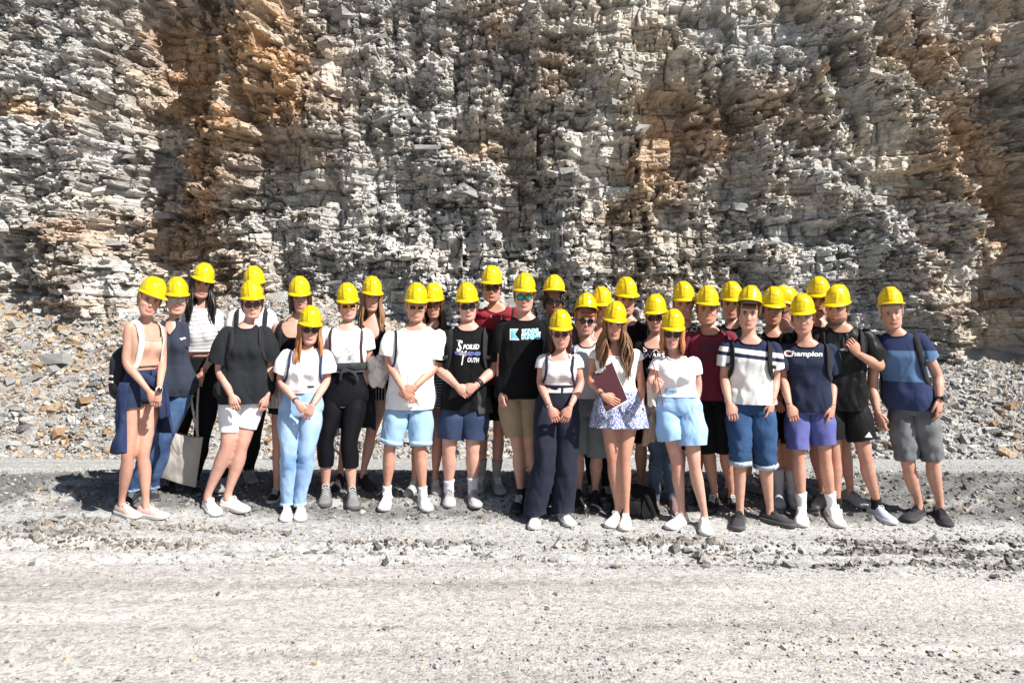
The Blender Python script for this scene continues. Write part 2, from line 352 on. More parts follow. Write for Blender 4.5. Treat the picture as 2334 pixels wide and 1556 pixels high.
def face(X, Z):
    """how far the face stands out at (X, Z), the colour there, and how broken it is"""
    wx = (fbm(X*1.7, Z*1.7, 0, 61)-.5)*52; wy = (fbm(X*1.7, Z*1.7, 0, 66)-.5)*52
    px, py = to_px(X, Z); px = px+wx+(vn(X*9, Z*9, 0, 5)-.5)*14; py = py+wy*.6+(vn(X*9, Z*9, 0, 6)-.5)*10
    lay_ = np.floor((Z+.03*vn(X*2, Z, 0, 8))/.11); px = px+(_hash(lay_, np.floor(X*2.2), np.zeros_like(X), 12)-.5)*34; lay2 = np.floor(X/.17+vn(X, Z*2, 0, 9)); py = py+(_hash(lay2, lay_*0, np.zeros_like(X), 13)-.5)*22
    h = (fbm(X*.55+3, Z*.16, 0, 1, 3)-.5)*.8 + (np.abs(fbm(X*1.5, Z*.22, 0, 2, 3)-.5)*-2+.3)*.42 + (fbm(X*2.3, Z*.35, 0, 22, 3)-.5)*.34 + (fbm(X*4.6+Z*.7, Z*1.2, 0, 3, 3)-.5)*.22
    rough = sstep(.40, .60, fbm(X*1.0, Z*1.0, 0, 4, 3))*.80+.20
    for pi_, (P, dep, e) in enumerate(PITS):
        if pi_ == 0: dep = .95; e = 20
        k = 1-sstep(-e*.5, e*.5, poly_sd(px, py, P))
        if pi_ == 0: sd_ = poly_sd(px, py, P); k = np.where(px < 400, (1-sstep(-7, 7, sd_-10)+1-sstep(-7, 7, sd_+28)+1-sstep(-7, 7, sd_+66))/3, k)
        h = h*(1-.55*k) - dep*k; rough = rough*(1-.50*k)
    for P, wd, a in RIBS:
        k = np.exp(-(line_d(px, py, P)/wd)**3); h = h + a*k; rough = np.maximum(rough, k)
    # bedding: broken into blocks at four sizes
    zz = Z + .10*(fbm(X*.5, Z*.1, 0, 30, 2)-.5) - .02*X
    r2 = np.random.RandomState(5)
    tone = np.zeros_like(X); crack = np.zeros_like(X)
    for lv, (tmin, tmax, wmin, wmax, amp, sm) in enumerate(((.30, .70, .45, 1.2, .20, .3), (.13, .28, .15, .50, .17, .6), (.055, .12, .07, .26, .105, 1.), (.030, .055, .04, .13, .05, 1.))):
        b = np.cumsum(r2.uniform(tmin, tmax, int(14/tmin)))-1.0; wl = r2.uniform(wmin, wmax, len(b)+1); of = r2.uniform(0, 50, len(b)+1)
        zl = zz + (vn(X*(1.0+lv*.8), Z*.7, 0, 40+lv)-.5)*tmin*1.0
        i = np.searchsorted(b, zl); ci = (X+of[i])/wl[i]+.9*(vn(X*3/wl[i]*.25, Z*2, 0, 50+lv)); c = np.floor(ci)
        hh = _hash(c, i.astype(float), np.zeros_like(X), 70+lv)
        m = (rough if sm >= 1 else (1-sm)+sm*rough)
        lo = np.abs((i % 2)-.5)*0
        h = h + (hh-.5)*amp*2*m*(.8 if lv == 0 else 1) + lo
        dx = np.minimum(ci-c, 1-(ci-c))*wl[i]
        bb = np.concatenate([[b[0]-1], b, [b[-1]+1]]); dz = np.minimum(zl-bb[i], bb[i+1]-zl)
        if lv in (0, 1, 2):
            cr = np.maximum(1-dx/.022, 0)+np.maximum(1-dz/.016, 0); cr = np.clip(cr, 0, 1)*(_hash(c, i.astype(float), np.ones_like(X), 90) > .35)
            h = h - cr*(.14, .085, .04)[lv]*(.5+.5*m); crack = np.maximum(crack, cr)
        tone = tone + (_hash(c, i.astype(float), np.zeros_like(X), 80+lv)-.5)*(.16, .16, .20, .16)[lv]
    h = h + (vn(X*22, Z*38, 0, 9)-.5)*.03*rough
    # ochre-stained rock
    oc = np.zeros_like(X)
    for cx, cy, sx, sy, a in ((370,120,110,160,.95),(470,330,90,140,.85),(420,480,90,110,.8),(580,100,110,200,.80),(650,200,120,150,.70),(560,300,90,90,.6),(370,560,90,90,.7),(480,620,120,110,.45),
                              (620,250,70,90,.6),(180,560,110,80,.35),(690,290,90,60,.35),(20,250,60,30,.6),(150,260,60,40,.45),(80,700,200,60,.3),(1110,330,70,50,.35),
                              (1530,290,90,120,.65),(1500,390,80,70,.7),(1650,300,80,90,.4),(1450,470,60,60,.4),(1180,360,60,120,.25),(1800,240,90,50,.35),(1840,300,70,30,.35),(2130,120,120,110,.5),(2230,330,100,130,.6),
                              (2290,500,80,170,.75),(2140,400,90,80,.5),(2300,60,80,90,.5),(2150,640,80,110,.3),(2300,720,70,120,.45),(1900,150,40,20,.7),(1260,150,60,50,.35),(760,130,80,60,.25),(1110,60,50,60,.35)):
        oc = np.maximum(oc, a*np.exp(-((px-cx)/sx)**2-((py-cy)/sy)**2))
    oc = np.clip(oc*1.25*(.35+1.3*fbm(X*2.2, Z*3.2, 0, 21, 4)) + .22*sstep(.56, .72, fbm(X*1.3, Z*5, 0, 25, 4)), 0, 1)
    warm = sstep(.35, .65, fbm(X*.6+9, Z*.8, 0, 27, 3))*np.clip((px-900)/700, .25, .95)
    grey = np.array([.64, .635, .615]); dk = np.array([.31, .315, .32]); och = np.array([.56, .375, .235]); tan = np.array([.60, .53, .42])
    k = np.clip(.68+tone*1.5, 0, 1)[..., None]
    col = dk*(1-k)+grey*k
    col = col*(1-.6*warm[..., None])+tan*.6*warm[..., None]*(.55+.55*k)
    col = col*(1-oc[..., None])+och*oc[..., None]*(.6+.55*k)
    col = col*(1+tone[..., None]*.9)
    return h, np.clip(col, .03, .66), rough
xs = np.concatenate([np.linspace(-22, -13.5, 60)[:-1], np.arange(-13.5, -9.9, .045), np.arange(-9.9, 9.9, .0215), np.arange(9.9, 13.5, .045), np.linspace(13.5, 22, 60)])
zs = np.arange(-.4, 9.6, .0215); zs = zs[(zs > .25)]
X, Z = np.meshgrid(xs, zs)
H, COL, RGH = face(X, Z)
def wall_y(x, z): return DW + .10*(z-1) + .0*x
Y = wall_y(X, Z) - H
sh = RGH*.009
Xj = X + (vn(X*31, Z*31, 1, 3)-.5)*2*sh; Zj = Z + (vn(X*31, Z*31, 5, 4)-.5)*2*sh - .22*np.maximum(H, 0)*.0
V = np.stack([Xj, Y, Zj], -1).reshape(-1, 3); n = len(xs); m = len(zs)
idx = np.arange(n*m).reshape(m, n)
Q = np.stack([idx[:-1, :-1], idx[:-1, 1:], idx[1:, 1:], idx[1:, :-1]], -1).reshape(-1, 4)
# close the face off with a plateau behind it
cliff = big_mesh('quarry_cliff', V, Q, ROCK, COL.reshape(-1, 3))
cliff['kind'] = 'structure'
mbp = MB(); y0 = 13.0
mbp.box((0, 40, 4.3), (70, 22.0, 4.9))
pl = mbp.build('rock_plateau', plain('plateau_rock', (.3, .29, .27), .95), smooth=False); pl['kind'] = 'structure'

# angular slabs: shared pieces and joined rubble
def slab_protos(k, rs, flat=.4):
    out = []
    for _ in range(k):
        a = np.array([(x, y, z) for x in (-1, 1) for y in (-1, 1) for z in (-1, 1)], float)
        a *= np.array([1, rs.uniform(.55, .95), rs.uniform(flat*.6, flat*1.4)])
        a += rs.uniform(-.22, .22, a.shape)*np.array([1, 1, .6]); a[rs.randint(8)] *= rs.uniform(.45, .8); a[rs.randint(8)] *= rs.uniform(.55, .85)
        out.append(a)
    return out
SF = np.array([(0,1,3,2),(4,6,7,5),(0,4,5,1),(2,3,7,6),(0,2,6,4),(1,5,7,3)])
def rots(n, rs, tilt):
    az = rs.uniform(0, 2*PI, n); ax = rs.normal(0, tilt, n); ay = rs.normal(0, tilt, n)
    ca, sa = np.cos(az), np.sin(az); Rz = np.zeros((n, 3, 3)); Rz[:, 0, 0] = ca; Rz[:, 0, 1] = -sa; Rz[:, 1, 0] = sa; Rz[:, 1, 1] = ca; Rz[:, 2, 2] = 1
    Rx = np.zeros((n, 3, 3)); Rx[:, 0, 0] = 1; Rx[:, 1, 1] = np.cos(ax); Rx[:, 1, 2] = -np.sin(ax); Rx[:, 2, 1] = np.sin(ax); Rx[:, 2, 2] = np.cos(ax)
    Ry = np.zeros((n, 3, 3)); Ry[:, 1, 1] = 1; Ry[:, 0, 0] = np.cos(ay); Ry[:, 0, 2] = np.sin(ay); Ry[:, 2, 0] = -np.sin(ay); Ry[:, 2, 2] = np.cos(ay)
    return Ry @ Rx @ Rz
def scatter(name, P, size, mat, cols, rs, tilt=.5, flat=.4, parent=None):
    n = len(P); pr = np.array(slab_protos(24, rs, flat)); V = pr[rs.randint(24, size=n)]*size[:, None, None]
    V = np.einsum('nij,nkj->nki', rots(n, rs, tilt), V)+P[:, None, :]
    Q = (SF[None]+np.arange(n)[:, None, None]*8).reshape(-1, 4)
    o = big_mesh(name, V.reshape(-1, 3), Q, mat, np.repeat(cols, 8, 0), False, parent); o['kind'] = 'stuff'; return o
rs = np.random.RandomState(3)
# broken shale clinging to the face (more where it is rough)
ii = rs.choice(n*m, 60000); keep = (RGH.ravel()[ii] > .5) & (np.abs(V[ii, 0]) < 9.8) & (V[ii, 2] < 8.4); ii = ii[keep][:26000]
PP = V[ii] + np.stack([np.zeros(len(ii)), rs.uniform(-.01, .03, len(ii)), np.zeros(len(ii))], 1)
cc = COL.reshape(-1, 3)[ii]*rs.uniform(.75, 1.25, (len(ii), 1))
scatter('rock_shards', PP, np.exp(rs.normal(math.log(.034), .40, len(ii))), ROCK, cc, rs, .3, .36, cliff)
# larger blocks standing out of the face
BLK = []
for a in slab_protos(10, rs, .5):
    me = bpy.data.meshes.new('rock_block'); mbb = MB(); 
    me.from_pydata(a.tolist(), [], [tuple(int(q) for q in f) for f in SF]); me.materials.append(None); me.update()
    at = me.color_attributes.new('tint', 'FLOAT_COLOR', 'POINT'); cb = rs.uniform(.24, .38); at.data.foreach_set('color', [cb, cb*.98, cb*.93, 1]*8)
    BLK.append(me)
def rock_variant(name, c):
    m = rock_mat(name, bump=.8, scale=1.4); N = m.node_tree.nodes
    rgb = N.new('ShaderNodeRGB'); rgb.outputs[0].default_value = tuple(c)+(1,)
    for l in list(m.node_tree.links):
        if l.from_node.type == 'ATTRIBUTE':
            s_ = l.to_socket; m.node_tree.links.remove(l); m.node_tree.links.new(rgb.outputs[0], s_)
    return m
RV = [rock_variant('grey_limestone', (.46, .455, .44)), rock_variant('dark_shale', (.26, .262, .27)), rock_variant('ochre_limestone', (.50, .33, .20)), rock_variant('pale_limestone', (.58, .54, .47))]
def place_block(name, p, s, mi, rot, parent, k=[0]):
    o = bpy.data.objects.new(name, BLK[k[0] % 10]); k[0] += 1; C.objects.link(o)
    o.location = p; o.rotation_euler = rot; o.scale = s; o.material_slots[0].link = 'OBJECT'; o.material_slots[0].material = RV[mi]
    o.parent = parent; return o
nb = 0
while nb < 150:
    q = rs.randint(n*m); v = V[q]
    if abs(v[0]) > 9.2 or v[2] > 7.6 or RGH.ravel()[q] < .45: continue
    c = COL.reshape(-1, 3)[q]; mi = 2 if c[0]/c[2] > 1.55 else (1 if c[0] < .24 else 0)
    s = rs.uniform(.07, .16)
    place_block('rock_block', (v[0], v[1]+s*.25, v[2]), (s*rs.uniform(.8, 1.5), s, s*rs.uniform(.5, .9)), mi, (rs.normal(0, .12), rs.normal(0, .12), rs.normal(0, .5)), cliff)
    nb += 1

# ------------------------------------------------------------------ scree slope at the foot of the face
def talus_z(x, y):
    y = y+(fbm(np.asarray(x)*.7, 3.3, 0, 91, 3)-.5)*.9+(fbm(np.asarray(x)*3, y*2, 0, 92, 2)-.5)*.25; t = np.clip((y-10.25)/(DW-.1-10.25), 0, 1.15); top = talus_top(x)
    lump = (fbm(x*.9, y*.9, 0, 88, 4)-.5)*.42*sstep(0, .25, t)
    return -.34 + (top+.34)*(t**.92) + lump
tx = np.concatenate([np.linspace(-22, -12.5, 30)[:-1], np.arange(-12.5, 12.5, .065), np.linspace(12.5, 22, 30)]); ty = np.arange(9.6, 14.6, .05)
TX, TY = np.meshgrid(tx, ty); TZ = talus_z(TX, TY) + (vn(TX*9, TY*9, 0, 31)-.5)*.06
tcol = np.array([.36, .355, .34])*(.75+.5*fbm(TX*5, TY*5, 0, 33, 3))[..., None]
ix = np.arange(TX.size).reshape(TX.shape); TQ = np.stack([ix[:-1, :-1], ix[:-1, 1:], ix[1:, 1:], ix[1:, :-1]], -1).reshape(-1, 4)
TZ = np.where(TZ < -.32, TZ-.03, TZ)
scree = big_mesh('scree_slope', np.stack([TX, TY, TZ], -1).reshape(-1, 3), TQ, ROCK, tcol.reshape(-1, 3), True); scree['kind'] = 'structure'
k = 42000; sx = rs.uniform(-12, 12, k)*rs.uniform(.72, 1, k); sy = 9.75+3.7*rs.uniform(0, 1, k)**.85
sz = np.exp(rs.normal(math.log(.0215), .48, k)); sz = np.clip(sz, .012, .10)
def stone_cols(n, x):
    c = np.tile(np.array([.46, .455, .445]), (n, 1))*rs.uniform(.6, 1.25, (n, 1)); u = rs.rand(n)
    oc = u < np.clip(.17-.028*x, .05, .42); c[oc] = np.array([.52, .38, .25])*rs.uniform(.6, 1.2, (oc.sum(), 1))
    pl_ = u > .9; c[pl_] = np.array([.58, .55, .49])*rs.uniform(.85, 1.1, (pl_.sum(), 1)); return c
scatter('scree_stones', np.stack([sx, sy, np.maximum(talus_z(sx, sy), ground_z(sx, sy))+sz*.25], 1), sz, ROCK, stone_cols(k, sx), rs, .42, .5, scree)
def px_on_talus(px, py):
    for d in np.arange(10.2, 13.6, .02):
        p = W(px, py, d)
        if p.z < talus_z(p.x, d): return p
    return W(px, py, 13.4)
BIG = [(48,748,.17,3),(130,825,.20,0),(205,915,.17,2),(118,850,.12,0),(265,738,.12,2),(62,790,.10,0),(150,760,.10,3),(100,905,.09,3),(232,725,.10,2),(25,870,.1,0),(215,880,.10,1),(140,990,.09,2),
       (230,860,.09,0),(245,990,.08,2),(20,715,.12,0),(205,760,.09,3),(170,880,.09,0),(75,865,.11,0),(330,720,.09,0),(60,975,.09,1),(30,990,.07,3),(95,935,.07,2),
       (2165,930,.13,3),(2300,925,.11,2),(2290,905,.08,2),(2040,1020,.10,1),(2150,860,.08,0),(2230,960,.07,0),(2060,1050,.07,0),(2200,1000,.08,0),(2310,1000,.08,2),(2260,870,.08,3),
       (820,1000,.10,3),(850,1010,.08,3),(1120,995,.09,3),(1005,980,.09,0),(640,990,.10,2),(610,1005,.08,2),(860,960,.06,1),(1740,1000,.07,0),(1960,1000,.08,3)]
for x_, y_, s_, mi in BIG:
    p = px_on_talus(x_, y_); place_block('stone', (p.x, p.y, p.z+s_*.15), (s_*rs.uniform(.9, 1.2), s_*.9, s_*rs.uniform(.6, 1.0)), mi, (rs.normal(.2, .3), rs.normal(0, .3), rs.uniform(0, 6)), scree)
for _ in range(215):
    x = rs.uniform(-9, 9); y = rs.uniform(10.4, 13.2)
    s = rs.uniform(.04, .07); mi = rs.choice([0, 0, 0, 0, 2, 2, 3, 3]) if x < -1 else rs.choice([0, 0, 0, 0, 3, 2])
    place_block('stone', (x, y, float(talus_z(x, y))+s*.3), (s*rs.uniform(.9, 1.4), s, s*rs.uniform(.5, .9)), int(mi), (rs.normal(.2, .3), rs.normal(0, .3), rs.uniform(0, 6)), scree)

# ------------------------------------------------------------------ the yard
def ground_mat():
    m, N, L, b = new_mat('dusty_gravel'); a = N.new('ShaderNodeAttribute'); a.attribute_name = 'tint'
    v = mapping(N, L); n1 = noise_node(N, L, 14, 8, .75, v); n2 = noise_node(N, L, 110, 4, .8, v)
    vo = N.new('ShaderNodeTexVoronoi'); vo.inputs['Scale'].default_value = 55; vo.inputs['Randomness'].default_value = 1; L.new(v, vo.inputs['Vector'])
    vc = N.new('ShaderNodeSeparateColor'); L.new(vo.outputs['Color'], vc.inputs[0])
    g = ramp(N, L, n1.outputs[0], [(.3, (.72, .71, .70)), (.7, (1.15, 1.14, 1.12))])
    g2 = ramp(N, L, vc.outputs[0], [(.0, (.62, .62, .62)), (.35, (.95, .95, .95)), (1, (1.18, 1.17, 1.15))])
    g3 = ramp(N, L, n2.outputs[0], [(.32, (.80, .80, .80)), (.6, (1.06, 1.06, 1.06))])
    cur = a.outputs[0]
    for q in (g, g2, g3):
        mx = N.new('ShaderNodeMix'); mx.data_type = 'RGBA'; mx.blend_type = 'MULTIPLY'; mx.inputs[0].default_value = 1
        L.new(cur, mx.inputs[6]); L.new(q.outputs[0], mx.inputs[7]); cur = mx.outputs[2]
    L.new(cur, b.inputs['Base Color']); b.inputs['Roughness'].default_value = .95; b.inputs['Specular IOR Level'].default_value = .15
    b1 = N.new('ShaderNodeBump'); b1.inputs['Strength'].default_value = .5; b1.inputs['Distance'].default_value = .010; b1.invert = True; L.new(vo.outputs[0], b1.inputs['Height'])
    b2 = N.new('ShaderNodeBump'); b2.inputs['Strength'].default_value = .8; b2.inputs['Distance'].default_value = .012; L.new(n1.outputs[0], b2.inputs['Height'])
    L.new(b1.outputs[0], b2.inputs['Normal']); L.new(b2.outputs[0], b.inputs['Normal'])
    return m
GROUND = ground_mat()
gx = np.concatenate([np.linspace(-80, -8.5, 40)[:-1], np.arange(-8.5, 8.5, .035), np.linspace(8.5, 80, 40)])
gy = np.concatenate([np.linspace(-80, 2.6, 40)[:-1], np.arange(2.6, 10.6, .03), np.linspace(10.6, 30, 10)])
GX, GY = np.meshgrid(gx, gy)
def dustiness(x, y):       # pale wheel-packed dust in front, grey gravel round the bank, grey track behind
    e = 5.02 - .06*x + (fbm(x*.8, y*2, 0, 17, 4)-.5)*.7
    return 1-sstep(-.35, .35, y-e)
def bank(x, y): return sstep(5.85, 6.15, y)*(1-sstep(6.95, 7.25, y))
def ground_fine(x, y):
    near = (np.abs(x) < 9) & (y > 2.4) & (y < 10.7)
    z = (fbm(x*1.1, y*1.6, 0, 41, 3)-.5)*.035
    br = bank(x, y)*.75 + .42*sstep(4.95, 5.2, y+.06*x)*(1-sstep(5.4, 5.6, y+.06*x))*sstep(.38, .6, fbm(x*1.4, y*1.4, 0, 71, 3)) + .12
    z = z + (fbm(x*9, y*9, 0, 43, 4)-.5)*.085*br
    # wheel ruts running across the picture
    for k, (yc, sl_, a) in enumerate(((5.38, .012, .030), (5.12, .015, .022), (4.55, .02, .010), (4.15, -.01, .010), (3.75, .015, .010))):
        c = yc + sl_*x + (vn(x*.5, k, 0, 44)-.5)*.10
        z = z + a*(np.exp(-((y-c-.07)/.045)**2)-np.exp(-((y-c)/.05)**2))*sstep(.3, .6, vn(x*1.6+k*7, k, 0, 45))
    return np.where(near, z, 0)
GZ = ground_z(GX, GY)+ground_fine(GX, GY)
du = dustiness(GX, GY)[..., None]
c_d = np.array([.415, .40, .385]); c_g = np.array([.37, .373, .373])
gc = c_g*(1-du)+c_d*du
band = fbm(GX*.35, GY*4.5, 0, 47, 4)[..., None]
gc = gc*(.80+.40*band); gc = gc*(1-.62*(bank(GX, GY)*sstep(.22, .5, fbm(GX*2, GY*3, 0, 48, 3)))[..., None])  # dark churned soil on the bank, with the group's shadow deepened in its colour
for k_, (yc, sl_) in enumerate(((4.72, .02), (4.40, -.015), (4.05, .03), (3.72, -.02), (3.45, .01))):
    cc_ = yc+sl_*GX+(vn(GX*.6, k_, 0, 144)-.5)*.12; tr = np.exp(-((GY-cc_)/.06)**2)*sstep(.25, .6, vn(GX*.9+k_*3, k_, 0, 145)); gc = gc*(1-.16*tr*(.6+.8*(np.sin(GX*42+GY*8) > 0)))[..., None]
ix = np.arange(GX.size).reshape(GX.shape); GQ = np.stack([ix[:-1, :-1], ix[:-1, 1:], ix[1:, 1:], ix[1:, :-1]], -1).reshape(-1, 4)
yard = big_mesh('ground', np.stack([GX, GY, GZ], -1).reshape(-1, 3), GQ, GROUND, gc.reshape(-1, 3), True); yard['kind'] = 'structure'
k = 34000; sy = 3.0+7.4*rs.rand(k)**1.15; sx = rs.uniform(-1, 1, k)*(sy*.85+.8)
d_ = dustiness(sx, sy); keep = rs.rand(k) < np.where(d_ > .5, .35*sstep(.42, .62, fbm(sx*1.1, sy*2.2, 0, 49, 3))+.06+.25*(sy < 3.9), .95)
sx, sy = sx[keep], sy[keep]; k = len(sx)
sz = np.clip(np.exp(rs.normal(math.log(.0062), .42, k)), .003, .018)*(1+.7*bank(sx, sy))*(1-.35*sstep(7.2, 7.6, sy))
cc = np.tile(np.array([.42, .42, .41]), (k, 1))*rs.uniform(.55, 1.2, (k, 1))*(1-.5*bank(sx, sy))[:, None]; q = rs.rand(k) < .12; cc[q] = np.array([.50, .42, .32])  # bank gravel darker too, shadow behind the feet put into its colour
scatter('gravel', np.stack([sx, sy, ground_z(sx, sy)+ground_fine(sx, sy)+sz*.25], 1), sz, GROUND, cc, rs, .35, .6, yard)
k = 5200; sx = rs.uniform(-4.6, 4.6, k); li = rs.randint(0, 4, k)
sy = np.array([5.62, 5.42, 5.22, 5.50])[li] + np.array([-.03, -.035, -.05, -.06])[li]*sx + rs.normal(0, .045, k)
kp = rs.rand(k) < np.clip(sstep(.46, .62, fbm(sx*1.5, li*3.3+sy, 0, 171, 3))+.35*(sx > 1.2)*(li > 1), 0, 1); sx, sy = sx[kp], sy[kp]; k = len(sx); sz = np.clip(np.exp(rs.normal(math.log(.0115), .45, k)), .005, .032)
scatter('churned_clods', np.stack([sx, sy, ground_z(sx, sy)+ground_fine(sx, sy)+sz*.3], 1), sz, GROUND, np.tile(np.array([.27, .255, .235]), (k, 1))*rs.uniform(.6, 1.3, (k, 1)), rs, .4, .7, yard)
STN = [(72,1285,.03,1),(110,1196,.05,2),(1710,1546,.035,1),(1195,1570,.03,0),(880,1435,.05,0),(900,1432,.04,0),(865,1438,.03,1),(766,1187,.028,2),(920,1262,.05,2),(880,1278,.045,1),(497,1352,.025,1),
       (1230,1236,.03,1),(1240,1280,.035,1),(1303,1230,.025,1),(1400,1292,.04,1),(1115,1240,.045,1),(620,1285,.035,3),(472,1255,.04,1),(355,1251,.03,2),(700,1262,.04,1),(1590,1245,.025,1),(1790,1285,.035,0),
       (1610,1290,.05,0),(1860,1290,.04,1),(2265,1315,.04,1),(2075,1250,.03,1),(1890,1255,.04,1),(170,1190,.045,1),(145,1168,.035,3),(40,1162,.05,3),(2130,1250,.03,0),(1250,1392,.03,1),(560,1232,.03,3),
       (1440,1255,.03,1),(2040,1210,.03,0),(545,1158,.06,0),(565,1150,.045,0),(1592,1190,.05,3),(2250,1240,.04,0),(2300,1280,.05,1),(1980,1300,.04,0),(410,1118,.05,0),(440,1122,.04,0)]
for x_, y_, s_, mi in STN:
    s_ *= .55; p = on_ground(x_, min(y_, 1552)); place_block('stone', (p.x, p.y, p.z+s_*.2), (s_*1.1, s_*.9, s_*.8), mi, (rs.normal(0, .3), rs.normal(0, .3), rs.uniform(0, 6)), yard)
# ------------------------------------------------------------------ people
def sgnpow(a, p): return np.sign(a)*np.abs(a)**p
def interp(t, T, A): return np.interp(t, T, A)
TT = np.array([-.14, -.04, .08, .22, .38, .52, .66, .78, .88, .95, 1.0, 1.05, 1.10, 1.15, 1.20])
TM = dict(w=np.array([.125,.150,.155,.145,.133,.134,.143,.151,.157,.161,.160,.136,.100,.070,.058]),
          f=np.array([.080,.092,.095,.092,.090,.092,.098,.103,.100,.092,.084,.075,.067,.061,.055]),
          b=np.array([.095,.115,.115,.098,.085,.085,.095,.105,.108,.100,.090,.080,.070,.062,.058]))
TW = dict(w=np.array([.135,.168,.168,.146,.120,.117,.126,.132,.138,.141,.138,.116,.084,.058,.048]),
          f=np.array([.078,.092,.094,.088,.082,.082,.090,.094,.092,.084,.074,.066,.058,.052,.047]),
          b=np.array([.098,.120,.116,.092,.074,.074,.082,.090,.092,.086,.078,.070,.062,.055,.050]))
HZ = np.array([-.118,-.112,-.100,-.085,-.065,-.045,-.02,.01,.04,.07,.095,.112,.122])
HW = np.array([.012,.036,.051,.060,.067,.0715,.076,.0795,.081,.080,.070,.046,.006])
HF = np.array([.066,.078,.086,.089,.090,.0895,.090,.090,.092,.092,.080,.052,.006])
HB = np.array([-.055,-.030,.000,.025,.048,.064,.078,.090,.097,.098,.086,.056,.006])
def gauss(x, s): return np.exp(-(x/s)**2)
def head_grid(sex, k=1.0, nz=40, nt=60, smile=.5, beard=0):
    z = np.concatenate([np.linspace(-.118, .03, 30), np.linspace(.036, .122, nz-30)])
    u = np.linspace(-PI, PI, nt, endpoint=False); th = u - .45*np.sin(u)      # denser at the front
    Z, TH = np.meshgrid(z, th, indexing='ij')
    wd = interp(Z, HZ, HW); fr = interp(Z, HZ, HF); bk = interp(Z, HZ, HB)
    if sex == 'f': wd = wd*(1-.04*sstep(-.02, -.1, Z)); 
    else: wd = wd*(1+.05*sstep(-.03, -.09, Z))
    cy = (fr-bk)/2; hy = (fr+bk)/2
    sx, cx = sgnpow(np.sin(TH), .92), sgnpow(np.cos(TH), .88)
    x = wd*sx; y = cy+hy*cx
    front = sstep(.05, .5, np.cos(TH))
    f = np.zeros_like(x)
    f += .004*gauss(Z-.030, .009)*gauss(x, .045)                                      # brow
    f -= .0105*gauss(np.abs(x)-.031, .015)*gauss(Z-.013, .010)                        # sockets
    nz_ = np.interp(Z, [-.045, -.036, -.027, 0, .022, .03], [0, .013, .022, .012, .004, 0]); ns = np.interp(Z, [-.04, -.028, 0, .03], [.012, .011, .0075, .007])
    f += nz_*gauss(x, ns)
    f += .0045*gauss(np.abs(x)-.045, .018)*gauss(Z+.022, .016)*(1+smile)               # cheeks
    f += .0055*gauss(x, .022)*gauss(Z+.060, .0055) + .006*gauss(x, .019)*gauss(Z+.073, .0055)
    f -= .0045*gauss(x, .026)*gauss(Z+.0665-smile*.15*np.abs(x), .0025)                # mouth line
    f -= .003*gauss(x, .03)*gauss(Z+.083, .006)
    f += .005*gauss(x, .02)*gauss(Z+.100, .012)
    y = y + f*front
    P = np.stack([x, -y, Z], -1)*k
    return P, x, Z, front
SHIRTS = []
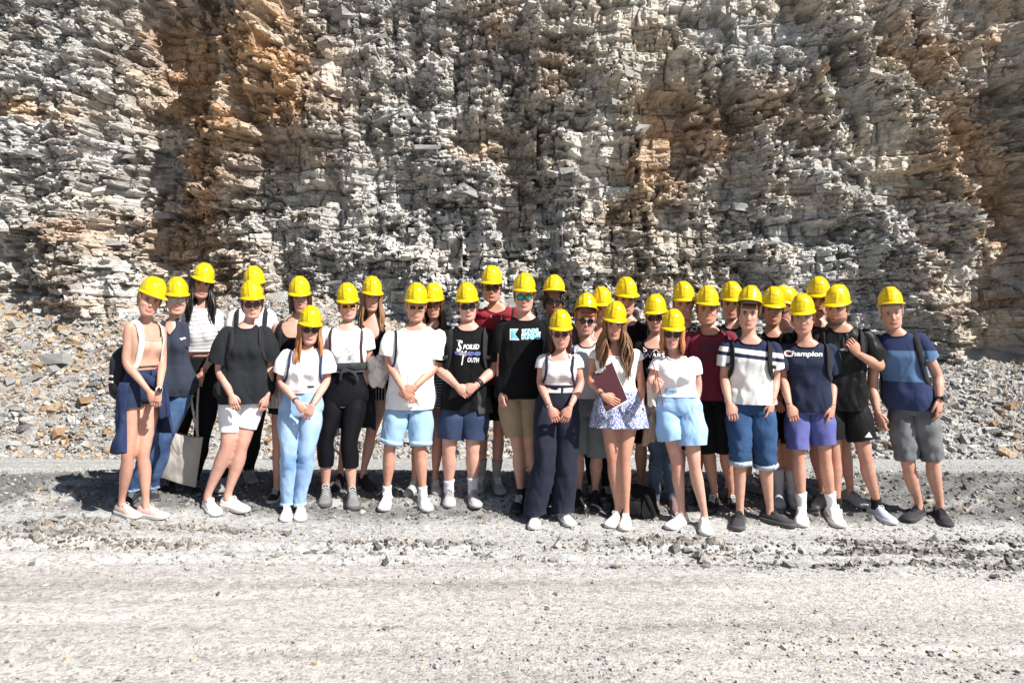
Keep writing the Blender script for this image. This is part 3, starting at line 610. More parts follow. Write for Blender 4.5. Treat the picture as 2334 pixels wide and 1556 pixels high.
def build_person(s):
    sex = s.get('sex', 'm'); k = s.get('hs', 1.0 if sex == 'm' else .955); sk = np.array(s.get('skin', (.60, .40, .30)))*np.array([.84, .75, .79])
    T_ = TM if sex == 'm' else TW; girth = s.get('g', 1.0)
    # feet first: they stand on the ground where the photograph has them
    al, ar = on_ground(*s['al'], h=.085), on_ground(*s['ar'], h=.085)
    d0 = (al.y+ar.y)/2 + s.get('dd', 0)
    va = -math.atan2((s['top'][0]-1167)/FPX, 1); yaw = R(s.get('yaw', 0))+va*.85; a = Vector((math.cos(yaw), math.sin(yaw), 0)); f = Vector((math.sin(yaw), -math.cos(yaw), 0))
    sc = FPX/d0; top = W(s['top'][0], s['top'][1], d0+s.get('hd', -.02))
    zf = (al.z+ar.z)/2-.085; Ht = top.z-zf-.10
    hw = .150 if sex == 'm' else .132
    hw *= s.get('sw', 1)
    chin = top.z - .333*k
    def at(px, dy): return W(px[0], px[1], d0+dy)
    sgn = {'l': -1, 'r': 1}
    J = {}
    for q in 'lr':
        dy = sgn[q]*hw*math.sin(yaw)
        if 's'+q in s:
            p = at(s['s'+q], dy); p = p + Vector((-sgn[q]*.034*math.cos(yaw), 0, -.052))
        else:
            p = Vector((top.x+s.get('sx', 0), d0, chin-.10)) + a*sgn[q]*hw
        J['s'+q] = p
    sm = (J['sl']+J['sr'])/2
    hwid = (J['sr']-J['sl']).length/2
    zh = zf+.515*Ht
    hx = s['hip'][0] if 'hip' in s else None
    hx = W(hx, 900, d0).x if hx else sm.x*.5+(al.x+ar.x)*.25
    zh = W(0, s['hip'][1], d0).z if 'hip' in s and s['hip'][1] else zh
    hm = Vector((hx, d0+.01, zh)); sm2 = Vector((sm.x, sm.y, sm.z))
    hj = .088 if sex == 'm' else .092
    J['hl'] = hm - a*hj; J['hr'] = hm + a*hj
    for q, an in (('l', al), ('r', ar)):
        hp = J['h'+q]; mid = hp*.47+an*.53; 
        if 'k'+q in s: kp = W(s['k'+q][0], s['k'+q][1], mid.y-.04)
        else: kp = mid + f*.03
        J['k'+q] = kp; J['a'+q] = an
    lu, lf = .165*Ht, .145*Ht
    pose = s.get('pose', 'hang')
    for q in 'lr':
        sp = J['s'+q]; g = sgn[q]
        if 'e'+q in s:
            e = at(s['e'+q], 0); dxz = math.hypot(e.x-sp.x, e.z-sp.z); dy = min(math.sqrt(max(lu*lu-dxz*dxz, 0)), s.get('eb', .03))
            e.y = sp.y + dy*s.get('es', -.6 if pose == 'clasp' or q in s.get('front', '') else 1)
        else: e = sp + a*g*(.045) + Vector((0, .03, -lu*.98))
        if 'w'+q in s:
            wv = at(s['w'+q], -.1); dxz = math.hypot(wv.x-e.x, wv.z-e.z); dy = math.sqrt(max(lf*lf-dxz*dxz, 0))
            wv = at(s['w'+q], 0); lim = s.get('wmax', .24); yy = e.y-min(max(dy, .02), lim)
            if pose == 'clasp' or q in s.get('front', ''): yy = min(yy, d0-s.get('fd', .185)*girth-.01)
            wv = W(s['w'+q][0], s['w'+q][1], yy)
        elif pose == 'back': wv = hm + a*g*.07 + Vector((0, .19, .06))
        elif pose == 'clasp': wv = hm + a*g*.05 + f*.19 + Vector((0, 0, .03*g))
        else: wv = e + a*g*.01 + f*.05 + Vector((0, 0, -lf*.97))
        if 'd'+q in s: hv = (W(s['d'+q][0], s['d'+q][1], wv.y-.01)-wv)
        else: hv = (wv-e)
        J['e'+q] = e; J['w'+q] = wv; J['v'+q] = hv.normalized()
    origin = Vector((hm.x, d0, zf))
    root = thing('person', origin, s['label'], 'person', 'people in yellow helmets posing in the quarry')
    dzs = (J['sr'].z-J['sl'].z)/(2*hwid)
    def center(t):
        t = np.asarray(t, float); c = np.array(tuple(hm))+np.multiply.outer(t, np.array(tuple(sm2-hm)))
        c[..., 1] += 0; return c
    wr = hwid/(.150 if sex == 'm' else .132)
    def surf(t, th, off=0.0, loose=0.0, straight=0.0, hemw=None):
        """torso surface; th=0 faces forward, +90 deg towards the image right"""
        t, th = np.broadcast_arrays(np.asarray(t, float), np.asarray(th, float))
        up = sstep(.3, .95, t); ws = girth*(1-up)+wr*up
        w_ = interp(t, TT, T_['w'])*ws; f_ = interp(t, TT, T_['f'])*girth; b_ = interp(t, TT, T_['b'])*girth
        if straight > 0:
            wc = interp(.82, TT, T_['w'])*(girth+wr)/2*.97; fc = interp(.78, TT, T_['f'])*girth; bc = interp(.8, TT, T_['b'])*girth; kk = .6*straight*(1-sstep(.55, .85, t))
            w_ = np.maximum(w_, wc*kk+w_*(1-kk)); f_ = np.maximum(f_, fc*kk+f_*(1-kk)); b_ = np.maximum(b_, bc*kk+b_*(1-kk))
        lo = off + .5*loose*(1-sstep(.75, 1.0, t)*.85)
        w_ = w_+lo; f_ = f_+lo; b_ = b_+lo
        X = w_*sgnpow(np.sin(th), .88); cs = np.cos(th); Y_ = np.where(cs > 0, f_, b_)*sgnpow(cs, .85)
        if sex == 'f':
            bu = s.get('bust', .032)*gauss(t-.70, .115)*(gauss(np.abs(X)-.066, .062))*sstep(0, .45, cs); Y_ = Y_+bu
        else: Y_ = Y_ + .006*gauss(t-.78, .1)*gauss(np.abs(X)-.07, .06)*sstep(0, .4, cs)
        c = center(t)
        lift = dzs*X*sstep(.4, 1, t)
        P = c + X[..., None]*np.array(tuple(a)) + Y_[..., None]*np.array(tuple(f)); P[..., 2] += lift
        return P
    def tz(z): return (z-hm.z)/(sm2.z-hm.z)
    def tpx(y): return tz(W(0, y, d0).z)
    # ---- skin: torso, limbs (one continuous remeshed surface), then head and hands
    core = MB(); ts = np.linspace(-.14, 1.19, 28); ths = np.linspace(0, 2*PI, 28, endpoint=False)
    core.grid(surf(ts[:, None], ths[None, :], -.004), True, True, True)
    ak = (1.0 if sex == 'm' else .88)*s.get('ak', 1)*(.5+.5*girth)
    def arm_path(q):
        sp, e, wv = J['s'+q], J['e'+q], J['w'+q]; inn = sp - a*sgn[q]*.04 + Vector((0, 0, .0))
        mid = sp*.5+e*.5; m2 = e*.5+wv*.5
        P, u = smooth_path([inn, sp, mid, e*.96+(sp+wv)*.02, m2, wv], 30); return P, u
    AR = np.array([.040, .0505, .0435, .0375, .0365, .0255])
    for q in 'lr':
        P, u = arm_path(q); r = np.interp(u, range(6), AR*ak); r = r + .004*ak*gauss(u-3.55, .45)
        core.grid(tube_rings(P, np.stack([r*.96, r], 1), 14, f), True, True, True)
    lk = (1.0 if sex == 'm' else .97)*s.get('lk', 1)*(.5+.5*girth)
    def leg_path(q):
        hp, kn, an = J['h'+q], J['k'+q], J['a'+q]
        P, u = smooth_path([hp+Vector((0, 0, .05)), hp*.66+kn*.34, kn, kn*.66+an*.34+Vector((0, .012, 0)), an+Vector((0, .01, .05)), an+Vector((0, .012, -.03))], 34); return P, u
    LR = np.array([.070, .078, .0535, .0585, .0335, .036]) if sex == 'm' else np.array([.074, .080, .052, .0545, .031, .034])
    for q in 'lr':
        P, u = leg_path(q); r = np.interp(u, range(6), LR*lk)-.0035*gauss(u-2.3, .22)+.002*gauss(u-1.95, .18)-.003*gauss(u-3.75, .3)
        core.grid(tube_rings(P, np.stack([r*.97, r*1.04], 1), 16, f), True, True, True)
    # head placement
    hy, hr, hp_ = va+R(s.get('hyaw', s.get('yaw', 0)*.5)), R(s.get('roll', 0)), R(s.get('nod', 4))
    Rh = Matrix.Rotation(hy, 3, 'Z') @ Matrix.Rotation(hr, 3, 'Y') @ Matrix.Rotation(hp_, 3, 'X')
    hc = top - (Rh @ Vector((0, 0, .205*k)))
    nb = Vector(tuple(surf(1.14, PI/2)))*.5+Vector(tuple(surf(1.14, -PI/2)))*.5 - Vector((0, 0, .03))
    nt_ = hc + Rh @ Vector((0, .012*k, -.05*k))
    nr = (.054 if sex == 'm' else .0445)*k*s.get('nk', 1)
    P, u = smooth_path([nb-Vector((0, 0, .03)), nb*.5+nt_*.5+Vector((0, .006, 0)), nt_], 10)
    core.grid(tube_rings(P, np.interp(u, [0, .5, 1, 2], [nr*1.35, nr*1.1, nr, nr]), 18, f), True, True, True)
    extra = MB()
    HP, hx_, hz_, fr_ = head_grid(sex, k, smile=s.get('smile', .5))
    hcol = np.tile(sk, HP.shape[:2]+(1,)).astype(float)
    def tint(mask, c): nonlocal hcol; mm = np.clip(mask, 0, 1)[..., None]; hcol = hcol*(1-mm)+np.array(c)*mm
    sm_ = s.get('smile', .5)
    tint(fr_*gauss(np.abs(hx_)-.04, .02)*gauss(hz_+.03, .022)*.35, sk*np.array([1.05, .78, .75]))
    tint(fr_*gauss(hx_, .018)*gauss(hz_+.035, .012)*.35, sk*np.array([1.05, .8, .78]))
    lipm = fr_*sstep(.031+.006*sm_, .021, np.abs(hx_))*sstep(.0125, .0085, np.abs(hz_+.0665-sm_*.18*np.abs(hx_)))
    tint(lipm*.85, np.array(s.get('lip', sk*np.array([.80, .50, .50]))))
    tint(fr_*sstep(.026, .018, np.abs(hx_))*gauss(hz_+.0665-sm_*.18*np.abs(hx_), .0028)*(.9), (.66, .62, .57) if sm_ > .8 else sk*.22)
    hc_ = np.array(s.get('hair', (.08, .05, .03)))
    tint(fr_*gauss(np.abs(hx_)-.031, .016)*gauss(hz_-.030+.15*np.abs(np.abs(hx_)-.028), .006)*1.5, hc_*.6+sk*.08)
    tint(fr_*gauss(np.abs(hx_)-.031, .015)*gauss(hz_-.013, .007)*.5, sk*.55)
    tint(fr_*gauss(np.abs(hx_)-.010, .005)*gauss(hz_+.040, .004)*.7, sk*.35)
    if s.get('beard'):
        bm = np.clip(sstep(-.045, -.062, hz_)*sstep(.2, .45, np.abs(hx_)/.07+gauss(hz_+.105, .02)*.6+sstep(-.085, -.1, hz_)), 0, 1)*sstep(-.35, .1, fr_-.2)
        tint(bm*s['beard']*(1-lipm), hc_*.8+sk*.1)
    rgh = random.Random(len(BODIES)*7+3); wv_ = rgh.uniform(.955, 1.05); jw_ = rgh.uniform(-.06, .07); HP = HP*np.array([wv_, 1, 1]); HP[..., 0] *= 1+jw_*sstep(-.02, -.09, hz_)
    M3 = np.array(Rh)
    def put(P): return np.asarray(P) @ M3.T + np.array(tuple(hc))
    extra.grid(put(HP), True, True, True, hcol)
    fm_ = np.asarray(fr_).ravel() > .3; FV = HP.reshape(-1, 3)[fm_]
    def onface(x, z, lift=0.0):
        d_ = (FV[:, 0]-x)**2+(FV[:, 2]-z)**2; i_ = np.argsort(d_)[:4]; w_ = 1/(d_[i_]+1e-7); return (x, float((FV[i_, 1]*w_).sum()/w_.sum())-lift, z)
    lipc = np.array(s.get('lip', sk*np.array([.78, .42, .42]))); hwm = .024+.007*min(sm_, 1.2); opn = .0052 if sm_ > .7 else .0
    def arc(z0, cu, w0, lf): return put(np.array([onface(t_*w0*k, (z0+cu*t_*t_)*k, lf*k) for t_ in np.linspace(-1, 1, 11)]))
    up_ = arc(-.0635+opn*.3, .0100*sm_-.0015, hwm, .0005); lo_ = arc(-.0700-opn, .0160*sm_, hwm*.90, .0005)
    tp = np.array([.15, .6, .9, 1, .95, .85, .95, 1, .9, .6, .15])
    tube(extra, up_, np.stack([tp*.0030*k, tp*.0022*k], 1), 6, (0, 0, 1), True, lipc); tube(extra, lo_, np.stack([tp*.0036*k, tp*.0030*k], 1), 6, (0, 0, 1), True, lipc*1.05)
    if opn: tube(extra, arc(-.0672, .0105*sm_, hwm*.8, -.0005), np.stack([tp*.0015*k, tp*.0046*k], 1), 6, (0, 0, 1), True, (.62, .59, .54))
    else: tube(extra, arc(-.0668, .010*sm_, hwm*.95, .0002), tp*.0013*k, 5, (0, 0, 1), True, sk*.16)
    for g in (-1, 1):
        bw = put(np.array([onface(g*(.016+.032*t_)*k, (.0285+.007*math.sin(t_*2.2))*k, .0012*k) for t_ in np.linspace(0, 1, 7)])); tube(extra, bw, np.stack([np.array([.6, 1, 1, 1, .9, .7, .3])*.0014*k, np.array([.6, 1, 1, 1, .9, .7, .3])*.0036*k], 1), 5, (0, 0, 1), True, hc_*.7+sk*.06)
        e = MB(); ellipsoid(e, (g*.0095*k, onface(g*.0095*k, -.0395*k)[1]-.0005, -.0400*k), (.0036*k, .003*k, .0018*k), None, 5, 7); V, F, _ = e.arrays(); extra.add(put(V), F, sk*.22)
    for g in (-1, 1):
        e = MB(); ellipsoid(e, (g*.079*k, .008*k, -.002*k), (.008*k, .016*k, .030*k), Euler((R(-8), 0, R(g*-22))).to_matrix(), 8, 10); V, F, _ = e.arrays(); extra.add(put(V), F, sk*np.array([1.0, .85, .82]))
        if not s.get('shades'):
            e = MB(); ellipsoid(e, (g*.0315*k, -.0835*k, .0125*k), (.0140*k, .006*k, .0052*k), None, 7, 14); V, F, _ = e.arrays()
            cc = np.where((np.abs(V[:, 0]-g*.0315*k) < .0060*k)[:, None], np.array(s.get('eye', (.05, .04, .03))), np.array([.55, .52, .50])); extra.add(put(V), F, cc)
            e = MB(); ellipsoid(e, (g*.0315*k, -.0850*k, .0178*k), (.0155*k, .0065*k, .0022*k), None, 6, 12); V, F, _ = e.arrays(); extra.add(put(V), F, sk*.30)
    # hands
    hk = (1.0 if sex == 'm' else .90)*s.get('hk', 1)
    for q in 'lr':
        if q in s.get('nohand', ''): continue
        g = sgn[q]; wv = J['w'+q]; d = J['v'+q]
        hp = s.get('palm'+q)
        nrm = Vector(hp) if hp else (Vector((0, 1, 0)) if (pose == 'clasp' or q in s.get('front', '')) else (a*(-g)*.75+Vector((0, .65, 0))))
        nrm = (nrm - d*nrm.dot(d)).normalized(); side = d.cross(nrm).normalized()      # palm faces nrm
        thumb = 1 if side.dot((f*.8 - a*g*.4 + Vector((0, 0, .3)))) > 0 else -1
        if pose == 'clasp' or q in s.get('front', ''): thumb = 1 if side.z > 0 else -1
        curl = s.get('curl'+q, s.get('curl', .42))
        def hp_(x, y, z): return wv + d*x*hk + side*y*hk*thumb + nrm*z*hk
        pp = [hp_(-.012, 0, 0), hp_(.02, 0, 0), hp_(.055, .001, 0), hp_(.088, 0, .003)]
        Pp, uu = smooth_path(pp, 9); ri = np.interp(uu, range(4), [.024, .032, .042, .040])*hk; rt = np.interp(uu, range(4), [.020, .0175, .0165, .012])*hk
        extra.grid(tube_rings(Pp, np.stack([ri, rt], 1), 14, nrm), True, True, True, sk*np.array([1, .94, .92]))
        for i, (y, L, r) in enumerate(((.030, .072, .0088), (.0105, .082, .0090), (-.0095, .076, .0086), (-.0285, .060, .0078))):
            c0 = curl*(1+.14*i); pts = [hp_(.072, y*.96, .001)]; x, z, an = .086, .003, c0*.35
            pts.append(hp_(x, y*1.02, z))
            for seg, fr2 in enumerate((.42, .32, .26)):
                x += L*fr2*math.cos(an); z += L*fr2*math.sin(an); an += c0*1.25; pts.append(hp_(x, y*1.05, z))
            Pf, uf = smooth_path(pts, 10); extra.grid(tube_rings(Pf, np.interp(uf, range(5), [r*.9, r*1.05, r, r*.92, r*.62])*hk, 8, nrm), True, True, True, sk*np.array([1.02, .88, .84]))
        pts = [hp_(.012, .020, .006), hp_(.040, .040, .012), hp_(.066, .047, .018+.01*curl), hp_(.090, .040, .024+.02*curl)]
        Pf, uf = smooth_path(pts, 8); extra.grid(tube_rings(Pf, np.interp(uf, range(4), [.013, .0125, .0105, .007])*hk, 8, nrm), True, True, True, sk*np.array([1.02, .9, .86]))
    BODIES.append((root, core, extra, sk, origin, [tuple(J[n_]) for n_ in ('kl', 'kr', 'el', 'er', 'wl', 'wr')]))
    ctx = dict(s=s, root=root, J=J, surf=surf, tz=tz, tpx=tpx, a=a, f=f, hm=hm, sm=sm2, d0=d0, k=k, Rh=Rh, hc=hc, put=put, sgn=sgn, arm_path=arm_path, leg_path=leg_path,
               AR=AR*ak, LR=LR*lk, zf=zf, top=top, al=al, ar=ar, girth=girth, sex=sex, nr=nr, nt=nt_, Ht=Ht, origin=origin, seed=len(BODIES)*17)
    print('P %-58s d=%.2f H=%.2f al=%.2f ar=%.2f' % (s['label'][:58], d0, Ht, al.y, ar.y))
    return ctx
BODIES = []
def folds(V, c, amp, vertical=1.0, seed=0, atten=None):
    amp = amp*1.25
    """push cloth in and out into soft creases"""
    cx = np.array(tuple(c['hm'])); s_ = c['seed']+seed
    rel = V-np.array([cx[0], cx[1], 0]); ang = np.arctan2(rel[..., 0], -rel[..., 1]); rad = np.hypot(rel[..., 0], rel[..., 1])+1e-6
    z = V[..., 2]
    n = vn(ang*2.2+.6*vn(z*4, ang, 0, s_), z*1.5*vertical, 0, s_+1)*1.0 + vn(rel[..., 0]*9+z*5, z*8-rel[..., 0]*5, 0, s_+2)*.5 + vn(rel[..., 0]*5-z*7, z*6, 0, s_+3)*.4
    d = (1-np.abs(n/1.9*2-1)*2)*amp
    if atten is not None: d = d*atten
    V = V.copy(); V[..., 0] += rel[..., 0]/rad*d; V[..., 1] += rel[..., 1]/rad*d
    return V
def neckline(th, kind, drop):
    th = (th+PI) % (2*PI)-PI; at = np.abs(th)
    if kind == 'crew': return 1.135 - drop*np.exp(-(at/.62)**2.6) - .0*at
    if kind == 'scoop': return 1.12 - drop*np.exp(-(at/.80)**4)
    if kind == 'v': return 1.13 - drop*np.clip(1-at/.85, 0, 1)**.8
    if kind == 'tank': return 1.0 - drop*np.exp(-(at/.55)**4) - .20*np.exp(-((at-PI/2)/.62)**4) - .06*np.exp(-((at-PI)/.7)**4)
    return 1.135+0*at
def shirt(c, mat, hem, neck='crew', drop=.055, sleeve=.62, loose=.018, straight=.8, fold=.011, name='t_shirt', srad=1.0, tuck=False, collar=None, sleeve_mat=None, hemflare=0):
    surf, J = c['surf'], c['J']; c['lo'], c['st'] = loose, straight; th_ = np.linspace(0, 2*PI, 84, endpoint=False); t0 = hem if hem < 1.5 else c['tpx'](hem)
    if t0 > .9: t0 = .2
    top = neckline(th_, neck, drop); v = np.linspace(0, 1, 46)
    t = t0 + v[:, None]*(top[None, :]-t0)
    if neck != 'tank': t = np.where(v[:, None] > .85, t, t)
    P = surf(t, th_[None, :]+0*v[:, None], .008 + (0 if tuck else .010)*(1-sstep(.12, .42, t)), loose, straight)
    if hemflare:
        cc = c['hm']; kf = (1-v)**1.5*hemflare; P[..., 0] += (P[..., 0]-cc.x)*kf[:, None]; P[..., 1] += (P[..., 1]-cc.y)*kf[:, None]
    att = np.clip((1.02-t)/.25, .05, 1)*(.45+.55*(1-v[:, None]))
    P = folds(P, c, fold, 1, 0, att)
    if tuck:
        cc = c['hm']; kk = np.exp(-((t-t0)/.05)**2)[..., None]; ct = np.array(tuple(c['hm'])); P = P*(1-kk*.12)+np.array([ct[0], ct[1], 0])*kk*.12+np.array([0, 0, 1])*P*kk*.12
    mb = MB(); mb.grid(P, True)
    def ring_in(r0, kk=.93, dz=0):   # turn the edge in so the cloth shows its thickness
        ce = r0.mean(0); return (r0-ce)*kk+ce+np.array([0, 0, dz])
    mb.grid(np.array([P[0], ring_in(P[0], .975, .0), ring_in(P[0], .96, .02)]), True, flip=True)
    if sleeve > 0:
        for q in 'lr':
            A, u = c['arm_path'](q); lim = 1+sleeve*2.0 if sleeve <= 1 else 1+sleeve*2
            sel = u <= lim+.02; A2 = A[sel]; u2 = u[sel]
            sh = c['AR'][1]; r = np.interp(u2, [0, .6, 1, 1.6, 3, 5], [sh*.72, sh*.9, sh*1.03, sh*1.08, sh*.95, sh*.75])*(1+(srad-1)*sstep(.8, 1.8, u2))+.005 + loose*.6*sstep(1.0, 2.2, u2)
            rg = tube_rings(A2, r, 20, c['f'])
            nn = (vn(rg[..., 0]*22, rg[..., 2]*14, rg[..., 1]*20, c['seed']+9)-.5)[..., None]*.018*sstep(.8, 2, u2)[:, None, None]
            ctr = A2[:, None, :]; dr = rg-ctr; dr /= np.linalg.norm(dr, axis=2)[..., None]+1e-9; rg = rg+dr*nn
            mb2 = mb
            mb2.grid(rg, True, True, False)
            e = rg[-1]; ce = e.mean(0); mb2.grid(np.array([e, (e-ce)*.94+ce, (e-ce)*.9+ce+(A2[-3]-A2[-1])]), True)
    o = mb.build(name, mat, c['root'])
    o['_hem'] = 0; del o['_hem']
    V, F, _ = mb.arrays(); c['shirt'] = (V, F); c['shirt_o'] = o
    # neckband
    rimP = P[-1]; n = len(rimP)
    if neck != 'tank':
        ctr = rimP.mean(0); ang = np.arctan2(rimP[:, 0]-ctr[0], rimP[:, 1]-ctr[1])
    mbn = MB(); loop = np.vstack([rimP, rimP[:1]])
    tube(mbn, loop, np.full(len(loop), .0055 if neck != 'tank' else .004), 6, (0, 0, 1), False); mbn.build('neckband', collar or mat, c['root'])
    return o
def straps_over(c, mat, name='shoulder_strap', x=.085, wid=.012, t_end=.62, off=.016):
    surf = c['surf']
    for g in (-1, 1):
        thf = g*.62; P = [surf(t_, g*u_, off*.4) for t_, u_ in ((t_end, .62), (.82, .60), (.95, .62), (1.01, .85), (1.035, 1.57), (1.01, 2.3), (.92, 2.55), (.78, 2.6))]
        ribbon(c, name, P, wid, mat, c['root'])
def ribbon(c, name, P, wid, mat, parent, thick=.0035, lat=None):
    P, u = smooth_path([tuple(p) for p in P], 28); T = np.gradient(P, axis=0); T /= np.linalg.norm(T, axis=1)[:, None]
    ctr = np.array(tuple(c['hm'])); out = []
    for p, t in zip(P, T):
        if lat is None:
            n = p-np.array([ctr[0], ctr[1], p[2]-.10 if p[2] > c['sm'].z-.06 else p[2]]); n = n-t*np.dot(n, t); n /= np.linalg.norm(n)+1e-9
        else: n = np.cross(t, lat); n /= np.linalg.norm(n)+1e-9
        b = np.cross(t, n)
        out.append([p+b*wid+n*0, p+b*wid*.9+n*thick, p-b*wid*.9+n*thick, p-b*wid+n*0, p-b*wid*.9-n*thick, p+b*wid*.9-n*thick])
    mb = MB(); mb.grid(np.array(out), True, True, True); return mb.build(name, mat, parent)
def trousers(c, mat, waist, hem, loose=.012, flare=0.0, name='trousers', cuff=None, fold=.007, kneeb=0, hemr=None, waistband=None):
    """pelvis part and two legs; hem is a level in leg parameter (0 hip .. 5 ankle) or a pixel row for each leg"""
    surf = c['surf']; t0 = waist if waist < 1.5 else c['tpx'](waist)
    mb = MB(); th_ = np.linspace(0, 2*PI, 48, endpoint=False); ts = np.linspace(-.13, t0, 14)
    P = surf(ts[:, None], th_[None, :]+0*ts[:, None], .005, loose*.5, 0); mb.grid(folds(P, c, fold*.6, 1, 5), True, True, True)
    for qi, q in enumerate('lr'):
        A, u = c['leg_path'](q); h_ = hem[qi] if isinstance(hem, (tuple, list)) else hem
        if h_ > 10: zt = W(0, h_, c['d0']).z; j = int(np.argmin(np.abs(A[:, 2]-zt))); h_ = u[j]
        us = np.linspace(0, h_, 26); A2 = np.stack([np.interp(us, u, A[:, i]) for i in range(3)], 1)
        r = np.interp(us, range(6), c['LR'])+.006
        lo = loose*np.interp(us, [0, .6, 1.2, h_], [.3, .8, 1, 1])
        fl = flare*sstep(.6, h_, us)
        r = r*np.interp(us, [0, .4, .9], [.95, 1.0, 1])+lo*np.interp(us, [0, .5, 1], [.1, .7, 1])+fl
        if hemr is not None: r = np.maximum(r, np.interp(us, [0, h_], [r[0], hemr]))
        rg = tube_rings(A2, np.stack([r, r*1.02], 1), 24, c['f'])
        dr = rg-A2[:, None, :]; dr /= np.linalg.norm(dr, axis=2)[..., None]+1e-9
        nn = (1-np.abs(vn(rg[..., 0]*17+rg[..., 2]*6, rg[..., 2]*7, rg[..., 1]*17, c['seed']+30+qi)*2-1)*2)*fold*(.3+.7*sstep(.2, 1.2, us))[:, None]
        nn = nn + kneeb*.006*np.sin(us*9+vn(rg[..., 0]*9, rg[..., 2]*9, 0, 7)*5 if False else (us[:, None]*16+vn(rg[..., 0]*19, rg[..., 2]*9, 0, 7)*6))*np.exp(-((us[:, None]-min(h_, 2.4))/.8)**2)
        rg = rg+dr*nn[..., None]
        mb.grid(rg, True, True, False); e = rg[-1]; ce = e.mean(0)
        mb.grid(np.array([e, (e-ce)*.95+ce, (e-ce)*.9+ce+np.array([0, 0, .05])]), True, flip=True)
        if cuff is not None:
            cu = MB(); e2 = rg[-3]; e1 = rg[-1]; c1, c2 = e1.mean(0), e2.mean(0)
            cu.grid(np.array([(e1-c1)*1.0+c1, (e1-c1)*1.045+c1, (e2-c2)*1.045+c2, (e2-c2)*1.0+c2]), True); cu.build('turned_up_cuff', cuff, c['root'])
    o = mb.build(name, mat, c['root'])
    if waistband is not None:
        wb = MB(); tsb = np.array([t0-.05, t0-.045, t0+.005, t0+.008]); offs = [.008, .011, .011, .006]
        Pb = np.array([surf(tt, th_, of+.001, loose*.6) for tt, of in zip(tsb, offs)]); wb.grid(Pb, True); wb.build('waistband', waistband, c['root'])
    return o
def skirt(c, mat, waist, hem_px, flare=.08, fold=.02, name='skirt', th0=-PI, th1=PI, waves=9, off=.012, parent=None, t_top=None, slant=0):
    surf = c['surf']; t0 = c['tpx'](waist); zh = W(0, hem_px, c['d0']).z; full = th1-th0 > 2*PI-.01
    th_ = np.linspace(th0, th1, 90, endpoint=not full); v = np.linspace(0, 1, 30)
    P0 = surf(t0, th_, off); P1 = surf(min(t0, .0), th_, off+.01)
    out = []
    for q in v:
        zz = P0[:, 2]*(1-q)+(zh+slant*np.sin(th_))*q
        tq = np.clip(c['tz'](zz), 0.0, t0); P = surf(tq, th_, off); P[:, 2] = zz
        ex = flare*q + fold*sstep(.15, 1, q)*np.sin(th_*waves+vn(th_*2, q*2, 0, c['seed'])*5)
        ct = np.array(tuple(c['hm'])); dr = P-np.array([ct[0], ct[1], 0]); dr[:, 2] = 0; L = np.linalg.norm(dr, axis=1)[:, None]; P = P+dr/L*ex[:, None]; out.append(P)
    mb = MB(); mb.grid(np.array(out), full); o = mb.build(name, mat, parent or c['root'])
    so_ = o.modifiers.new('thickness', 'SOLIDIFY'); so_.thickness = .004; so_.offset = 0
    return o
# shoes: one shape each for sneaker, boot and high-top, shared by all who wear them
def shoe_shapes(kind):
    X_ = np.array([-.078, -.068, -.045, -.015, .015, .045, .08, .12, .16, .188, .202]); Wd = np.array([.024, .033, .038, .0385, .040, .0435, .049, .0525, .050, .041, .024])
    Hh = {'sneaker': np.array([.062, .084, .092, .094, .096, .088, .074, .062, .056, .050, .038]), 'hightop': np.array([.09, .115, .125, .128, .122, .098, .074, .056, .046, .038, .028]),
          'boot': np.array([.10, .135, .145, .148, .140, .108, .082, .064, .056, .046, .032])}[kind]
    so_h = {'sneaker': .032, 'hightop': .024, 'boot': .036}[kind]
    up = []; n = 16
    for x, w_, h in zip(X_, Wd, Hh):
        th = np.linspace(0, 2*PI, n, endpoint=False); cz = so_h*.6
        y = w_*sgnpow(np.cos(th), .8); z = np.where(np.sin(th) > 0, cz+(h-cz)*sgnpow(np.sin(th), .75), cz+.006*np.sin(th))
        y = y*np.where(np.sin(th) > 0, 1-.38*(np.clip(np.sin(th), 0, 1)**1.6)*(x < .10), 1)
        up.append(np.stack([np.full(n, x), y, z], 1))
    A = MB(); A.grid(np.array(up), True, True, True)
    B = MB(); ol = []
    xs_ = np.linspace(-.083, .208, 22); wl = np.interp(xs_, X_, Wd+.005); wl[0] = .018; wl[-1] = .016
    ring = np.concatenate([np.stack([xs_, wl], 1), np.stack([xs_[::-1], -wl[::-1]], 1)])
    for z, kx in ((.0, .97), (.004, 1.0), (so_h*.8, 1.0), (so_h, .97)):
        zz = z + np.where(ring[:, 0] > .15, (ring[:, 0]-.15)*.16, 0)
        ol.append(np.stack([ring[:, 0]*kx, ring[:, 1]*kx, zz], 1))
    B.grid(np.array(ol), True, True, True)
    Cc = MB()
    for x in np.linspace(.022, .092, 5):
        h = np.interp(x, X_, Hh)+.001; w_ = np.interp(x, X_, Wd)*.62
        tube(Cc, smooth_path([(x-.006, -w_, h-.014), (x, 0, h+.0025), (x+.006, w_, h-.014)], 7)[0], np.full(7, .0028), 5, (0, 0, 1))
    for g in (-1, 1): tube(Cc, smooth_path([(.03, 0, np.interp(.03, X_, Hh)+.004), (.035, g*.018, np.interp(.03, X_, Hh)+.014), (.05, g*.026, np.interp(.05, X_, Hh)+.002), (.045, g*.010, np.interp(.045, X_, Hh)+.004)], 8)[0], np.full(8, .0022), 5, (0, 0, 1))
    return [q.build('x', None) for q in (A, B, Cc)]
SHOE = {}
for kd in ('sneaker', 'hightop', 'boot'):
    obs = shoe_shapes(kd); SHOE[kd] = [o.data for o in obs]
    for o, nm in zip(obs, ('shoe', 'sole', 'laces')):
        o.data.name = kd+'_'+nm; o.data.materials.append(None); bpy.data.objects.remove(o)
STRIPE3 = None
